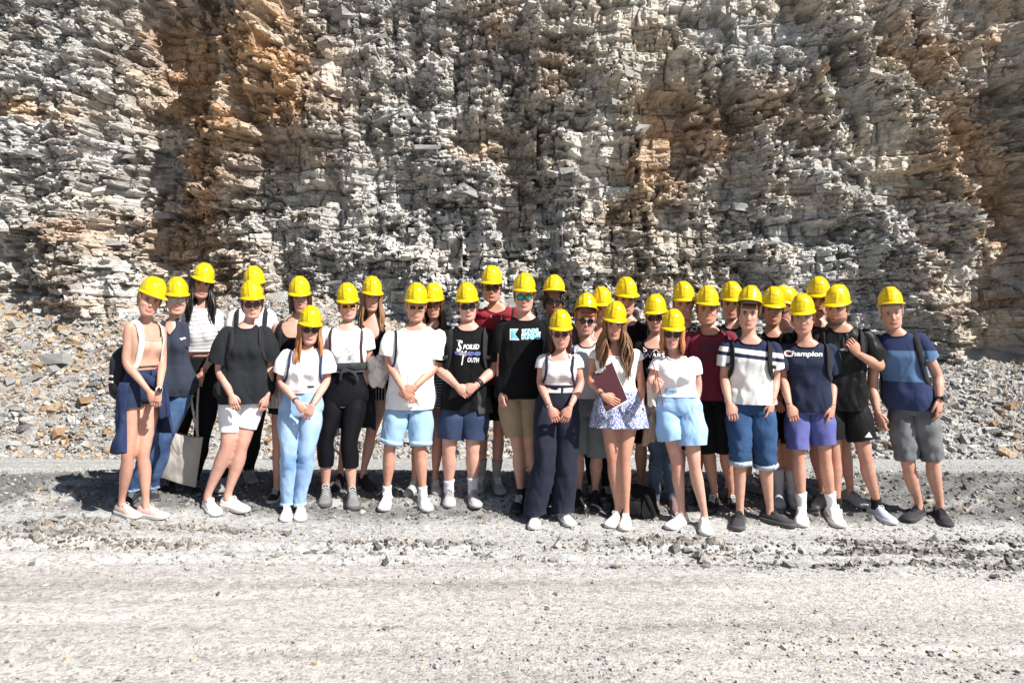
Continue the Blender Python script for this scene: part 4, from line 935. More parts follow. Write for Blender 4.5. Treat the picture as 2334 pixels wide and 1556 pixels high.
def shoes(c, kind='sneaker', col=(.75, .74, .72), sole=(.78, .77, .74), lace=(.8, .8, .78), sock=None, sockh=.16, rough=.7, size=None, mark=None):
    s = c['s']; k = size or (1.0 if c['sex'] == 'm' else .90)
    for q in 'lr':
        an = c['J']['a'+q]
        if 't'+q in s:
            tp = on_ground(*s['t'+q], h=.02); dv = Vector((tp.x-an.x, tp.y-an.y, 0))
            if dv.y > -.05: dv.y = -.05
            dv.normalize()
        else: dv = (c['f']+c['a']*c['sgn'][q]*.25).normalized()
        gz = float(ground_z(an.x+dv.x*.05, an.y+dv.y*.05)) + .002
        gt = float(ground_z(an.x+dv.x*.18, an.y+dv.y*.18)); gh = float(ground_z(an.x-dv.x*.06, an.y-dv.y*.06)); pit = -math.atan2(gt-gh, .24)*.8
        base = Vector((an.x, an.y+.012, gz+.004))
        M = Matrix.Translation(base-c['origin']) @ Matrix.Rotation(math.atan2(dv.y, dv.x), 4, 'Z') @ Matrix.Rotation(pit, 4, 'Y') @ Matrix.Scale(k, 4)
        o = bpy.data.objects.new('shoe', SHOE[kind][0]); C.objects.link(o); o.parent = c['root']; o.matrix_local = M
        mats = (cloth('shoe_upper', col, rough, .1, .25, 300, 0), plain('shoe_sole', tuple(x*.72 for x in sole), .85), plain('shoe_lace', lace, .8))
        o.material_slots[0].link = 'OBJECT'; o.material_slots[0].material = mats[0]
        for nm, me, mt in (('sole', SHOE[kind][1], mats[1]), ('laces', SHOE[kind][2], mats[2])):
            p = bpy.data.objects.new(nm, me); C.objects.link(p); p.parent = o; p.material_slots[0].link = 'OBJECT'; p.material_slots[0].material = mt
        if mark:
            for g in (-1, 1):
                mk = MB()
                if mark[0] == 'stripes':
                    for i in range(3):
                        x = .035+.019*i; mk.add([(x-.004, g*.0440, .026), (x+.004, g*.0448, .026), (x-.008, g*.038, .064), (x-.016, g*.037, .064)], [(0, 1, 2, 3)])
                else:
                    mk.add([(-.035, g*.0405, .058), (.0, g*.0425, .034), (.03, g*.0445, .030), (.085, g*.043, .050), (.03, g*.0440, .040), (.0, g*.0420, .044)], [(0, 1, 5), (1, 2, 4, 5), (2, 3, 4)])
                p = mk.build('shoe_marking', plain('shoe_mark', mark[1], .6), None, False); p.parent = o
        if sock is not None:
            A, u = c['leg_path'](q); zt = an.z-.085+sockh; sel = (A[:, 2] < zt); A2 = A[sel]; u2 = u[sel]
            if len(A2) > 2:
                mb = MB(); r = np.interp(u2, range(6), c['LR'])+.004; r[0] += .002
                mb.grid(tube_rings(A2, np.stack([r, r*1.03], 1), 16, c['f']), True, True, True); mb.build('sock', cloth('sock_knit', sock, .9, .05, .2, 500), c['root'])
# hair
def hair_cap(c, col, low=-.035, th0=62, vol=.006, front_low=.0):
    k = c['k']; mb = MB(); u = np.linspace(R(th0), 2*PI-R(th0), 40); v = np.linspace(0, 1, 12)
    back = np.clip((1-np.cos(u))/2, 0, 1); zl = front_low+(low-front_low)*sstep(.25, .8, back)
    out = []
    for q in v:
        z = .10*(1-q)+zl*q; wd = interp(z, HZ, HW); fr = interp(z, HZ, HF); bk = interp(z, HZ, HB); cy = (fr-bk)/2; hy = (fr+bk)/2
        o_ = vol*(1-.6*(q**4))+.003*(vn(u*12, q*6, 0, c['seed']))
        out.append(np.stack([(wd+o_)*sgnpow(np.sin(u), .92), -(cy+(hy+o_)*sgnpow(np.cos(u), .88)), z+0*u], 1)*k)
    mb.grid(c['put'](np.array(out)), False)
    o = mb.build('hair', hair_mat(col), c['root']); m_ = o.modifiers.new('thickness', 'SOLIDIFY'); m_.thickness = .008; m_.offset = -.2
    return o
def hair_long(c, col, length, th0=58, n=90, spread=.03, wave=.006, front=.5, thick=.0085, back_only=False, width=1.0, tips=None, bang=False):
    """locks hanging from under the helmet, over or behind the shoulders"""
    n = int(n*2.1); thick = thick*.60; k = c['k']; rg = np.random.RandomState(c['seed']); mb = MB(); sz = c['sm'].z
    Z0 = c['hc'].z
    for i in range(n):
        th = R(th0)+(2*PI-2*R(th0))*((i+.5)/n)+rg.normal(0, .03); lay = rg.choice([0, 1, 1])
        bk_ = (1-math.cos(th))/2
        def skull(z, o_): 
            wd = np.interp(z, HZ, HW); fr = np.interp(z, HZ, HF); bk = np.interp(z, HZ, HB)
            wd = max(wd, .058); bk = max(bk, .06); fr = max(fr, .05)
            cy = (fr-bk)/2; hy = (fr+bk)/2
            return np.array([(wd+o_)*sgnpow(np.sin(th), .9), -(cy+(hy+o_)*sgnpow(np.cos(th), .88)), z])*k
        o_ = .006+.006*lay+rg.uniform(0, .004)
        pts = [c['put'](skull(.09, o_)), c['put'](skull(.03, o_+.003)), c['put'](skull(-.03, o_+.007))]
        L = length*rg.uniform(.80, 1.08)*(1 if bk_ < .8 else 1.0); p = np.array(pts[-1]); sx = math.sin(th); fw = math.cos(th)
        steps = max(2, int(L/.05)); d = np.array([sx*spread, -fw*spread*.5, -1.0])
        dirx = np.array(tuple(c['a']))*sx; ph = rg.uniform(0, 6)
        for j in range(steps):
            q = (j+1)/steps; step = L/steps
            off_ = dirx*(spread*width)*step*4*(1-q) + np.array([math.sin(ph+q*7)*wave, math.cos(ph*1.3+q*6)*wave, 0])
            p = p+np.array([0, 0, -step])+off_
            # stay outside neck, shoulders and chest
            t = c['tz'](p[2])
            if t < 1.12:
                fr_side = fw > -.15 if front > 0 else False
                tt = min(max(t, .3), 1.12)
                lx = float(np.dot(p-np.array(tuple(c['hm'])), np.array(tuple(c['a'])))) if False else float(np.dot(p-(np.array(tuple(c['hm']))+(np.array(tuple(c['sm']-c['hm'])))*tt), np.array(tuple(c['a']))))
                wd_ = float(np.linalg.norm(c['surf'](tt, PI/2)-c['surf'](tt, -PI/2)))/2
                r_ = min(abs(lx)/wd_, .97); ang = math.asin(r_**(1/.88)); ang = ang if lx > 0 else -ang
                s_ = c['surf'](tt, ang if fr_side else PI-ang, .022+.007*lay)
                if (fr_side and p[1] > s_[1]) or (not fr_side and p[1] < s_[1]): p = np.array([p[0], s_[1], p[2]])
            pts.append(p.copy())
        P, u = smooth_path(pts, 7+steps*2); uu = u/u[-1]
        r = thick*np.interp(uu, [0, .15, .7, 1], [.6, 1, .95, .25])*rg.uniform(.75, 1.15)
        cshade = rg.uniform(.75, 1.2)
        tube(mb, P, np.stack([r*1.5, r*.75], 1), 6, (sx*.8, -fw, 0), True)
    o = mb.build('hair', hair_mat(col), c['root']); return o
def curls(c, col, n=60, low=-.06, r=(.012, .02), th0=40, out=.012):
    k = c['k']; rg = np.random.RandomState(c['seed']+3); mb = MB()
    for i in range(n):
        th = rg.uniform(R(th0), 2*PI-R(th0)); z = rg.uniform(low, .07)
        if abs(((th+PI) % (2*PI))-PI) < R(75) and z < .0: z = rg.uniform(.03, .07)
        wd = np.interp(z, HZ, HW); fr = np.interp(z, HZ, HF); bk = np.interp(z, HZ, HB); cy = (fr-bk)/2; hy = (fr+bk)/2; o_ = rg.uniform(0, out)
        p = np.array([(wd+o_)*math.sin(th), -(cy+(hy+o_)*math.cos(th)), z])*k; ellipsoid(mb, c['put'](p), (rg.uniform(*r),)*2+(rg.uniform(*r)*1.2,), None, 5, 7)
    mb.build('hair', hair_mat(col), c['root'])
# helmet: one shell, brim, ridge and harness shared by everybody
def helmet_parts():
    nz, nt = 40, 120; out = []
    v = np.linspace(0, 1, nz)
    th = np.linspace(0, 2*PI, nt, endpoint=False)
    for q in v:
        z = .140*math.sin(q*PI/2*.995)**.92; r = math.cos(q*PI/2*.995)**.74
        x = .101*r*np.sin(th); y = -(.008+ .125*r*np.cos(th))*1.0
        # raised centre panel with steps, side panels and a low ridge across the crown
        ax = np.abs(x); ang = np.abs(((th+PI) % (2*PI))-PI)
        cen = sstep(.040, .036, ax)*.0055*sstep(.012, .02, z)
        pan = sstep(.029, .026, ax)*sstep(.024, .028, z)*sstep(.088, .083, z)*(np.cos(th) > .2)*.0035
        sid = sstep(.40, .36, np.abs(ang-1.12))*sstep(.022, .03, z)*sstep(.092, .082, z)*.004
        sid2 = sstep(.25, .21, np.abs(ang-1.12))*sstep(.032, .038, z)*sstep(.078, .070, z)*.003
        rim = sstep(.016, .010, z)*.004
        dd = cen-pan+sid-sid2+rim; nrm = np.stack([x/.101, y/.125, 0*x+z/.14], 1); nrm /= np.linalg.norm(nrm, axis=1)[:, None]
        out.append(np.stack([x, y, 0*x+z], 1)+nrm*dd[:, None])
    A = MB(); A.grid(np.array(out), True, False, True)
    inner = np.array(out)[::3]*np.array([.955, .955, .955]); A.grid(inner, True, False, True, None, True)
    A.grid(np.array([out[0], out[0]*np.array([.955, .955, 1])]), True, flip=True)
    B = MB(); fr = np.clip(np.cos(th), 0, 1)**1.3
    wv = .009+.030*fr; dz = -.004-.010*fr; rings = []
    for (kk, zz) in ((.0, .007), (.5, .006), (1.0, .0035), (1.02, -.0005), (1.0, -.003), (.5, -.001), (-.1, .000)):
        rr = np.stack([(.103+wv*kk)*np.sin(th), -(.008+(.127+wv*kk*1.1)*np.cos(th)), zz+dz*np.clip(kk, 0, 1)**1.4], 1); rings.append(rr)
    B.grid(np.array(rings), True)
    D = MB(); hb = []
    for zz, kk in ((-.020, .80), (-.021, .83), (.012, .84), (.012, .81)): hb.append(np.stack([.098*kk*np.sin(th), -(.004+.118*kk*np.cos(th)), zz+0*th], 1))
    D.grid(np.array(hb+[hb[0]]), True)
    for qn in range(6):
        a_ = qn*PI/3+.5; D.grid(tube_rings(smooth_path([(.085*math.sin(a_), -.1*math.cos(a_), .005), (.07*math.sin(a_), -.085*math.cos(a_), .07), (.01*math.sin(a_), -.01*math.cos(a_), .105)], 7)[0], np.tile([.009, .0012], (7, 1)), 6, (math.sin(a_), -math.cos(a_), 0)), True, True, True)
    for q in (A, B, D): q.v = [v_*np.array([.90, .95, 1.0]) for v_ in q.v]
    return [q.build('x', m_) for q, m_ in ((A, YEL), (B, YEL), (D, plain('harness_grey', (.10, .105, .11), .6)))]
obs = helmet_parts(); HELM = [o.data for o in obs]
for o, nm in zip(obs, ('helmet', 'brim', 'head_harness')): o.data.name = nm; bpy.data.objects.remove(o)
def helmet(c):
    s = c['s']; k = c['k']*s.get('hk2', 1)
    rg_ = random.Random(c['seed']); s = dict(s); s['tip'] = s.get('tip', 3)+rg_.uniform(-3, 3); s['tyaw'] = s.get('tyaw', 0)+rg_.uniform(-7, 7)
    M = Matrix.Translation(c['hc']-c['origin']) @ c['Rh'].to_4x4() @ Matrix.Translation((0, .0, .070*c['k']+s.get('hup', 0))) @ Matrix.Rotation(R(s.get('tip', 3)), 4, 'X') @ Matrix.Rotation(R(s.get('tyaw', 0)), 4, 'Z') @ Matrix.Rotation(R(rg_.uniform(-4, 4)), 4, 'Y') @ Matrix.Scale(k*1.0, 4)
    o = bpy.data.objects.new('helmet', HELM[0]); C.objects.link(o); o.parent = c['root']; o.matrix_local = M
    for nm, me in (('brim', HELM[1]), ('head_harness', HELM[2])):
        p = bpy.data.objects.new(nm, me); C.objects.link(p); p.parent = o
def glass_mat(col, tint=.85):
    key = ('lens', tuple(col), tint)
    if key in MATS: return MATS[key]
    m, N, L, b = new_mat('lens'); b.inputs['Base Color'].default_value = tuple(col)+(1,); b.inputs['Roughness'].default_value = .08; b.inputs['Specular IOR Level'].default_value = .35
    b.inputs['Alpha'].default_value = tint; MATS[key] = m; return m
def glasses(c, style='square', lens=(.008, .008, .010), frame=(.012, .012, .012), alpha=1.0, name='sunglasses', mirror=False, thin=False, w_=.0265):
    k = c['k']; hgt = {'square': .0195, 'round': .0215, 'big': .0235, 'slim': .016}[style]; pw = {'square': .42, 'round': 1.0, 'big': .85, 'slim': .7}[style]
    th = np.linspace(0, 2*PI, 22, endpoint=False); fm = MB(); lens_obs = []
    zc = .008; cy_ = -.102
    def lp(x0, kk, dy=0): 
        x = w_*kk*sgnpow(np.cos(th), pw); z = hgt*kk*sgnpow(np.sin(th), pw); X = x0+x
        return np.stack([X, cy_+dy+np.abs(X)**2*3.2, zc+z-.0*np.abs(X)], 1)*k
    for g in (-1, 1):
        L_ = lp(g*.0325, 1.0); L2 = np.vstack([L_, L_[:1]])
        tube(fm, c['put'](L2), np.full(len(L2), (.0012 if thin else .0034)*k), 6, (0, -1, 0), False)
        tube(fm, c['put'](np.array([(g*.057, -.092, .016), (g*.072, -.078, .016), (g*.083, -.02, .010), (g*.082, .012, .004)])*k), np.array([.0026, .0026, .002, .002])*(.6 if thin else 1), 6)
    tube(fm, c['put'](np.array([(-.0075, cy_-.001, .012), (0, cy_-.003, .014), (.0075, cy_-.001, .012)])*k), np.full(3, (.0014 if thin else .0028)), 6)
    o = fm.build(name, plain('spectacle_frame', frame, .35), c['root'])
    for g in (-1, 1):
        lm = MB(); ctr = np.array([[g*.0325, cy_+.0005+.0325**2*3.2-.002, zc]])*k
        V = np.vstack([lp(g*.0325, .98, .0008), np.repeat(ctr, 1, 0)]); F = [(i, (i+1) % 22, 22) for i in range(22)]
        lm.add(c['put'](V), F); lo = lm.build('lens', glass_mat(lens, alpha), o)
    return o
def band_at(c, q, frac, r, wid, mat, name):
    A, u = c['arm_path'](q); e = 5-frac; P = np.stack([np.interp([e-wid, e, e+wid], u, A[:, i]) for i in range(3)], 1)
    rr = np.interp(e, range(6), c['AR'])+r; mb = MB()
    tube(mb, P, np.array([rr, rr+.001, rr]), 16, c['f'], True); return mb.build(name, mat, c['root'])
def wristwatch(c, q, mat=None, face=True):
    o = band_at(c, q, .12, .003, .07, mat or plain('watch_strap', (.012, .012, .013), .5), 'wristwatch')
    w_ = c['J']['w'+q]; d = c['J']['v'+q]; n = Vector((c['sgn'][q]*.5, -.8, .2)); n = (n-d*n.dot(d)).normalized()
    mb = MB(); tube(mb, [tuple(w_+n*.028-d*.02), tuple(w_+n*.040-d*.02)], np.array([.02, .018]), 16, (0, 0, 1)); mb.build('watch_face', plain('watch_glass', (.02, .02, .025), .1), o)
# ---- bags
def backpack(c, col, label, x=0.11, wid=.024, sides='lr', t_end=.50, body=True, strapcol=None, size=(.145, .075, .215), name='backpack', off=.020, buckle=False, bz=None, pouch=True):
    surf = lambda t, th, o=0: c['surf'](t, th, .010+o, c.get('lo', 0), c.get('st', 0)); m = cloth('nylon', col, .75, .12, .5, 300, .05); ms = m if strapcol is None else cloth('webbing', strapcol, .7, .1, .2, 300, .05)
    bc = Vector(tuple(surf(.62, PI, .09)))
    if bz: bc.z += bz
    root = thing(name, bc, label, 'backpack', 'backpacks worn by the visitors'); ORG[root] = bc
    if body:
        mb = MB(); rot = Matrix.Rotation(math.atan2(c['a'].y, c['a'].x), 3, 'Z')
        n = 20; th = np.linspace(0, 2*PI, n, endpoint=False); rings = []
        for z, kk in zip(np.linspace(-1, 1, 16), (.72, .9, .97, 1, 1, 1, 1, 1, .99, .98, .96, .93, .88, .8, .66, .4)):
            p = np.stack([size[0]*kk*sgnpow(np.cos(th), .55), size[1]*(kk*.5+.5)*sgnpow(np.sin(th), .6)*(1+.25*(z < 0)*(np.sin(th) > 0)), z*size[2]+0*th], 1)
            p += (np.stack([vn(p[:, 0]*14, p[:, 2]*14, p[:, 1]*9, c['seed']+k_) for k_ in range(3)], 1)-.5)*.02
            rings.append(p @ np.array(rot).T + np.array(tuple(bc)))
        mb.grid(np.array(rings), True, True, True); mb.build('bag_body', m, root)
        if pouch:
            pb = MB(); pb.box(tuple(bc+Vector((0, size[1]+.02, -size[2]*.35))), (size[0]*.75, .03, size[2]*.42), rot, .015); pb.build('front_pocket', m, root)
    for q in sides:
        g = c['sgn'][q]
        xs_ = x/ .16
        P = [surf(t_end, g*1.25, off*.5), surf(t_end+.12, g*(.62+xs_*.3), off*.6), surf(.80, g*(.30+xs_*.5), off*.6), surf(.95, g*(.30+xs_*.5), off*.4), surf(1.05, g*(.50+xs_*.5), off*.3), surf(1.09, g*1.57, off*.3), surf(1.03, g*2.4, off*.5), surf(.9, g*2.65, off)]
        o = ribbon(c, 'shoulder_strap', P, wid, ms, root, .005)
        if buckle:
            p = Vector(tuple(surf(.70, g*(.55+xs_*.4), off+.004))); bb = MB(); bb.box(tuple(p), (wid*.9, .006, .016), Matrix.Rotation(math.atan2(c['a'].y, c['a'].x), 3, 'Z'), .003); bb.build('buckle', plain('buckle', (.02, .02, .022), .35), o)
    return root
# ---- printed lettering laid on the cloth
def on_cloth(c, V, lift=.0035, target=None):
    tgt = target or c['shirt']; bvh = BVHTree.FromPolygons([tuple(v) for v in tgt[0]], tgt[1]); out = []
    for v in V:
        h = bvh.ray_cast(Vector((v[0], c['d0']-1.2, v[2])), Vector((0, 1, 0)))
        y = h[0].y-lift if h[0] else c['d0']-.12
        out.append((v[0], y, v[2]))
    return out
def lettering(c, text, cx, cy, width, mat, name='print', sx=1.0, height=None, shear=0, bold=0.0, rot=0, target=None, lift=.0035, parent=None):
    cu = bpy.data.curves.new('t', 'FONT'); cu.body = text; cu.size = 1; cu.shear = shear; cu.offset = bold; cu.resolution_u = 3; cu.align_x = 'CENTER'
    o = bpy.data.objects.new('t', cu); C.objects.link(o); dg = bpy.context.evaluated_depsgraph_get(); me = bpy.data.meshes.new_from_object(o.evaluated_get(dg))
    V = np.array([tuple(v.co) for v in me.vertices]); F = [tuple(p.vertices) for p in me.polygons]
    bpy.data.objects.remove(o); bpy.data.curves.remove(cu); bpy.data.meshes.remove(me)
    mn, mx = V.min(0), V.max(0); sc_ = (width/FPX*c['d0'])/(mx[0]-mn[0]); hh = (mx[1]-mn[1])*sc_; ky = (height/FPX*c['d0'])/hh if height else 1
    x = (V[:, 0]-(mn[0]+mx[0])/2)*sc_; z = (V[:, 1]-(mn[1]+mx[1])/2)*sc_*ky; p0 = W(cx, cy, c['d0']-.12)
    cr, sr = math.cos(R(rot)), math.sin(R(rot)); X2 = x*cr-z*sr+p0.x; Z2 = x*sr+z*cr+p0.z
    P = on_cloth(c, np.stack([X2, 0*X2, Z2], 1), lift, target)
    mb = MB(); mb.add(P, F); return mb.build(name, mat, parent or c['root'], False)
def patch(c, pts, mat, name='print', sub=5, target=None, lift=.0025):
    """a flat printed or sewn shape given by its outline, laid on the cloth"""
    pts = [W(x, y, c['d0']-.12) for x, y in pts]; ce = sum(pts, Vector())/len(pts); V = [tuple(ce)]; F = []; n = len(pts)
    for r in range(1, sub+1):
        for p in pts: V.append(tuple(ce.lerp(p, r/sub)))
    for i in range(n): F.append((0, 1+i, 1+(i+1) % n))
    for r in range(sub-1):
        for i in range(n): F.append((1+r*n+i, 1+(r+1)*n+i, 1+(r+1)*n+(i+1) % n, 1+r*n+(i+1) % n))
    mb = MB(); mb.add(on_cloth(c, V, lift, target), F); return mb.build(name, mat, c['root'], False)
def finish_bodies():
    tmp = []
    for root, core, extra, sk, origin, jts in BODIES:
        V, F, _ = core.arrays(); me = bpy.data.meshes.new('tmp'); me.from_pydata(V.tolist(), [], F); me.update()
        o = bpy.data.objects.new('tmp', me); C.objects.link(o)
        m = o.modifiers.new('r', 'REMESH'); m.mode = 'VOXEL'; m.voxel_size = .0115; m.use_smooth_shade = True
        m2 = o.modifiers.new('s', 'SMOOTH'); m2.factor = .6; m2.iterations = 5; tmp.append(o)
    dg = bpy.context.evaluated_depsgraph_get()
    for (root, core, extra, sk, origin, jts), o in zip(BODIES, tmp):
        me = bpy.data.meshes.new_from_object(o.evaluated_get(dg)); n = len(me.vertices)
        V = np.empty(n*3); me.vertices.foreach_get('co', V); V = V.reshape(-1, 3)
        F = [tuple(p.vertices) for p in me.polygons]; bpy.data.meshes.remove(me)
        nz_ = fbm(V[:, 0]*9, V[:, 1]*9, V[:, 2]*9, 5, 2)[:, None]
        red = sum(np.exp(-(np.linalg.norm(V-np.array(j_), axis=1)/.055)**2) for j_ in jts)[:, None]; nb_ = fbm(V[:, 0]*30, V[:, 1]*30, V[:, 2]*22, 8, 2)[:, None]
        kc = sk*(.90+.14*nz_+.08*nb_)*np.array([1, .985, .97]); kc = kc*(1-np.clip(red, 0, 1)*np.array([.04, .20, .22]))
        mb = MB(); mb.add(V, F, kc); Ve, Fe, Ce = extra.arrays(); mb.add(Ve, Fe, Ce)
        mb.build('body', SKIN, root, True, origin, True)
        md = o.data; bpy.data.objects.remove(o); bpy.data.meshes.remove(md)
def report(c): print('P %-58s d=%.2f H=%.2f sh=%.2f' % (c['s']['label'][:58], c['d0'], c['Ht'], (c['J']['sr']-c['J']['sl']).length))
# ------------------------------------------------------------------ the group, each person posed from joint positions
PALE = (.66, .43, .33); FAIR = (.62, .40, .30); TAN = (.52, .31, .21); WARM = (.56, .35, .25); BROWN = (.22, .115, .07); OLIVE = (.48, .29, .20)
GINGER = (.34, .13, .045); DKBR = (.045, .024, .014); BLK = (.014, .011, .010); LTBR = (.24, .13, .065); BLOND = (.42, .27, .13); GREYH = (.35, .33, .30)
WHITE = (.58, .58, .59); BLACKC = (.0055, .0055, .0065); NAVY = (.018, .024, .055)

# 32 grown man at the end of the row
c = build_person(dict(label='grey-haired man leaning in, wearing a three-band blue t-shirt and grey denim shorts', top=(2025,660), sl=(1990,766), sr=(2106,762), el=(1996,880), wl=(2000,940), dl=(2008,975), er=(2128,855), wr=(2141,912), dr=(2141,945),
    hip=(2078,925), kl=(2071,1060), kr=(2124,1040), al=(2094,1155), ar=(2143,1158), tl=(2072,1185), tr=(2158,1192), hyaw=8, roll=-7, nod=2, skin=WARM, hair=GREYH, smile=.5, g=1.04, sw=1.05, tip=-10, hup=.012, hk=1.08, ak=1.1, eb=.04, wmax=.1))
helmet(c); hair_cap(c, GREYH, -.04, 66, .004)
cols = [(0, (.030, .042, .10)), ((W(0, 868, c['d0']).z-c['zf']), (.085, .15, .27)), ((W(0, 798, c['d0']).z-c['zf']), (.024, .033, .085))]
shirt(c, cloth('band_tee', NAVY, .9, .1, .55, kind='bands', p=dict(b=cols)), 932, sleeve=.58, loose=.022, collar=cloth('collar', (0.014, 0.018, 0.045)))
trousers(c, cloth('grey_denim', (0.075, 0.078, 0.085), .9, .2, .6, kind='denim', col2=(.22, .225, .235)), .30, (1050, 1040), loose=.022, name='denim_shorts', kneeb=1, waistband=cloth('denim_band', (0.06, 0.062, 0.07)))
shoes(c, 'sneaker', (.035, .036, .04), (.05, .05, .052), (.02, .02, .02), rough=.8); wristwatch(c, 'r')
backpack(c, (.02, .02, .022), 'black backpack on the back of the grey-haired man', sides='r', x=.13, buckle=True, size=(.15, .08, .24), bz=-.12, t_end=.35)

# 1 girl at the left end
c = build_person(dict(label='girl in a beige crop top with a navy jacket tied round her waist', sex='f', top=(354,633), yaw=38, sl=(290,730), sr=(372,738), el=(306,824), wl=(341,893), dl=(352,918), er=(359,822), wr=(362,893), dr=(355,918), front='lr',
    hip=(322,893), kl=(291,1036), kr=(327,1030), al=(277,1150), ar=(331,1154), tl=(312,1180), tr=(384,1180), hyaw=12, roll=14, nod=4, skin=(.60, .375, .27), hair=LTBR, smile=1.0, tyaw=24, wmax=.16, g=.92, sw=.95, curl=.6))
helmet(c); hair_cap(c, LTBR, -.05, 62, .007); m = cloth('ribbed_knit', (0.52, 0.31, 0.235), .85, .06, .3, 500)
shirt(c, m, 832, 'scoop', .30, sleeve=0, loose=.002, straight=.0, fold=.004, name='crop_top'); shorts = trousers(c, cloth('navy_denim', (0.02, 0.028, 0.06)), .36, (925, 925), loose=.012, name='denim_shorts')
jm = cloth('jacket_cloth', (0.022, 0.034, 0.085), .8, .2, .9); skirt(c, jm, 868, 1010, .045, .022, 'tied_jacket', R(45), R(300), 5, .022, slant=.05)
for g in (0, 1): ribbon(c, 'jacket_sleeve', [c['surf'](.30, -.9+g*.9, .03), c['surf'](.25, -.3+g*.8, .045), c['surf'](.05, .25+g*.25, .06), c['surf'](-.2, .30+g*.35, .09), c['surf'](-.42, .32+g*.35, .10)], .035, jm, c['root'], .012)
shoes(c, 'sneaker', (.50, .36, .33), (.72, .68, .64), (.6, .5, .47), size=.98); wristwatch(c, 'r', plain('white_strap', (.7, .7, .68), .4))
b = backpack(c, (.018, .019, .026), 'black backpack with two cream stripes behind the beige crop top', x=.10, strapcol=(.58, .55, .50), size=(.16, .09, .21), bz=-.16, wid=.022, t_end=.35)
o0 = ORG[b]
for dz in (.0, -.045):
    mb = MB(); fdir = -c['f']; 
    pts = [o0 + c['a']*x_ + fdir*y_ + Vector((0, 0, dz-.02)) for x_, y_ in ((-.172, -.03), (-.168, .04), (-.155, .085), (-.06, .103), (.06, .103), (.155, .085))]
    ribbon(c, 'cream_stripe', pts, .009, plain('cream_tape', (.6, .56, .48), .7), b, .003)

# 2
c = build_person(dict(label='girl in a navy v-neck t-shirt and mirrored sunglasses behind the beige crop top', sex='f', top=(405,633), sl=(362,732), sr=(424,730), yaw=-8, er=(414,830), wr=(408,905), dr=(402,935), al=(305,1118), ar=(349,1112), hip=(392,880), kl=(345,1010), kr=(372,1005),
    roll=3, hyaw=4, skin=PALE, hair=LTBR, shades=1, hd=-.02, smile=.6, dd=-.02, wmax=.1))
helmet(c); hair_cap(c, LTBR, -.06, 64, .008); glasses(c, 'big', (.35, .36, .36), (.5, .45, .4), 1, thin=True)
m = cloth('navy_jersey', (0.03, 0.036, 0.055)); shirt(c, m, 900, 'v', .26, sleeve=.55, loose=.012, straight=.5); patch(c, [(404,771),(408,769),(410,772),(407,776)], plain('badge', (.7, .7, .72)))
trousers(c, cloth('blue_denim', (0.028, 0.05, 0.12), .9, .2, .4, kind='denim', col2=(.10, .19, .36)), .3, 4.7, loose=.006, name='jeans', cuff=cloth('denim_cuff', (0.16, 0.27, 0.45))); shoes(c, 'hightop', (.03, .03, .034), (.1, .1, .1), (.3, .3, .3))
band_at(c, 'r', 2.1, .002, .05, plain('elastic', (.02, .02, .02)), 'hair_tie')

# 3
c = build_person(dict(label='tall girl with long black hair, white striped t-shirt and black trousers', sex='f', top=(468,601), sl=(420,700), sr=(503,704), el=(418,800), wl=(424,852), dl=(432,882), er=(489,798), wr=(460,852), dr=(447,884), pose='clasp', hip=(455,880),
    al=(384,1094), ar=(440,1098), roll=10, hyaw=6, nod=3, tyaw=0, skin=(.56, .35, .26), hair=BLK, smile=.7, g=.98, curl=.7))
helmet(c); hair_long(c, BLK, .30, 52, 110, .05, .018, thick=.012)
shirt(c, cloth('striped_tee', WHITE, .85, .05, .5, kind='stripes', col2=(.22, .19, .24), p=dict(per=.036, duty=.17, wob=.09)), 800, 'crew', .07, sleeve=.45, loose=.008, straight=.2)
trousers(c, cloth('black_twill', (0.0085, 0.0075, 0.0095)), .42, 4.3, loose=.014); shoes(c, 'hightop', (.02, .02, .022), (.06, .06, .06), (.35, .35, .35)); band_at(c, 'r', .25, .003, .06, plain('bracelet', (.25, .12, .10)), 'bracelet')
# tote bag held by her
def tote():
    d = c['d0']-.20; p = [W(382,978,d), W(463,996,d), W(446,1110,d), W(352,1082,d)]; ce = sum(p, Vector())/4
    t = thing('tote_bag', ce, 'pale canvas tote bag hanging by its handles from clasped hands', 'bag'); m = cloth('canvas', (0.4, 0.375, 0.35), .9, .06, .7, 250)
    n = 18; G = []; 
    for side in (1, -1):
        rows = []
        for i in range(n):
            u_ = i/(n-1); L_ = p[0].lerp(p[3], u_); R_ = p[1].lerp(p[2], u_); row = []
            for j in range(n):
                v_ = j/(n-1); q = L_.lerp(R_, v_); bulge = math.sin(PI*v_)**.6*math.sin(PI*(.08+.92*u_)/1.05)**.6*.05+.004
                q = q + Vector((0, -side*bulge + (float(vn(u_*5, v_*5, 0, 4+side))-.5)*.03*math.sin(PI*v_), -.018*math.sin(PI*v_)*(1-u_))); row.append(tuple(q))
            rows.append(row)
        G.append(rows)
    mb = MB(); mb.grid(G[0], False); mb.grid(G[1], False, flip=True); mb.build('bag_body', m, t)
    for x1, side in ((.3, -1), (.62, 1)):
        hand = (c['J']['wl']+c['J']['vl']*.09 if x1 < .5 else c['J']['wr']+c['J']['vr']*.09); a1 = p[0].lerp(p[1], .22)+Vector((0, -side*.01, -.02)); a2 = p[0].lerp(p[1], .85)+Vector((0, -side*.01, -.02)); top_ = hand+Vector((0, 0, -.005))
        pts = [tuple(a1), tuple(a1.lerp(top_, .55)+Vector((.004, 0, 0))), tuple(top_), tuple(a2.lerp(top_, .55)-Vector((.004, 0, 0))), tuple(a2)]
        P, u = smooth_path(pts, 16); mh = MB(); tube(mh, P, np.tile([.011, .002], (16, 1)), 6, (0, -1, 0)); mh.build('handle', m, t)
tote()

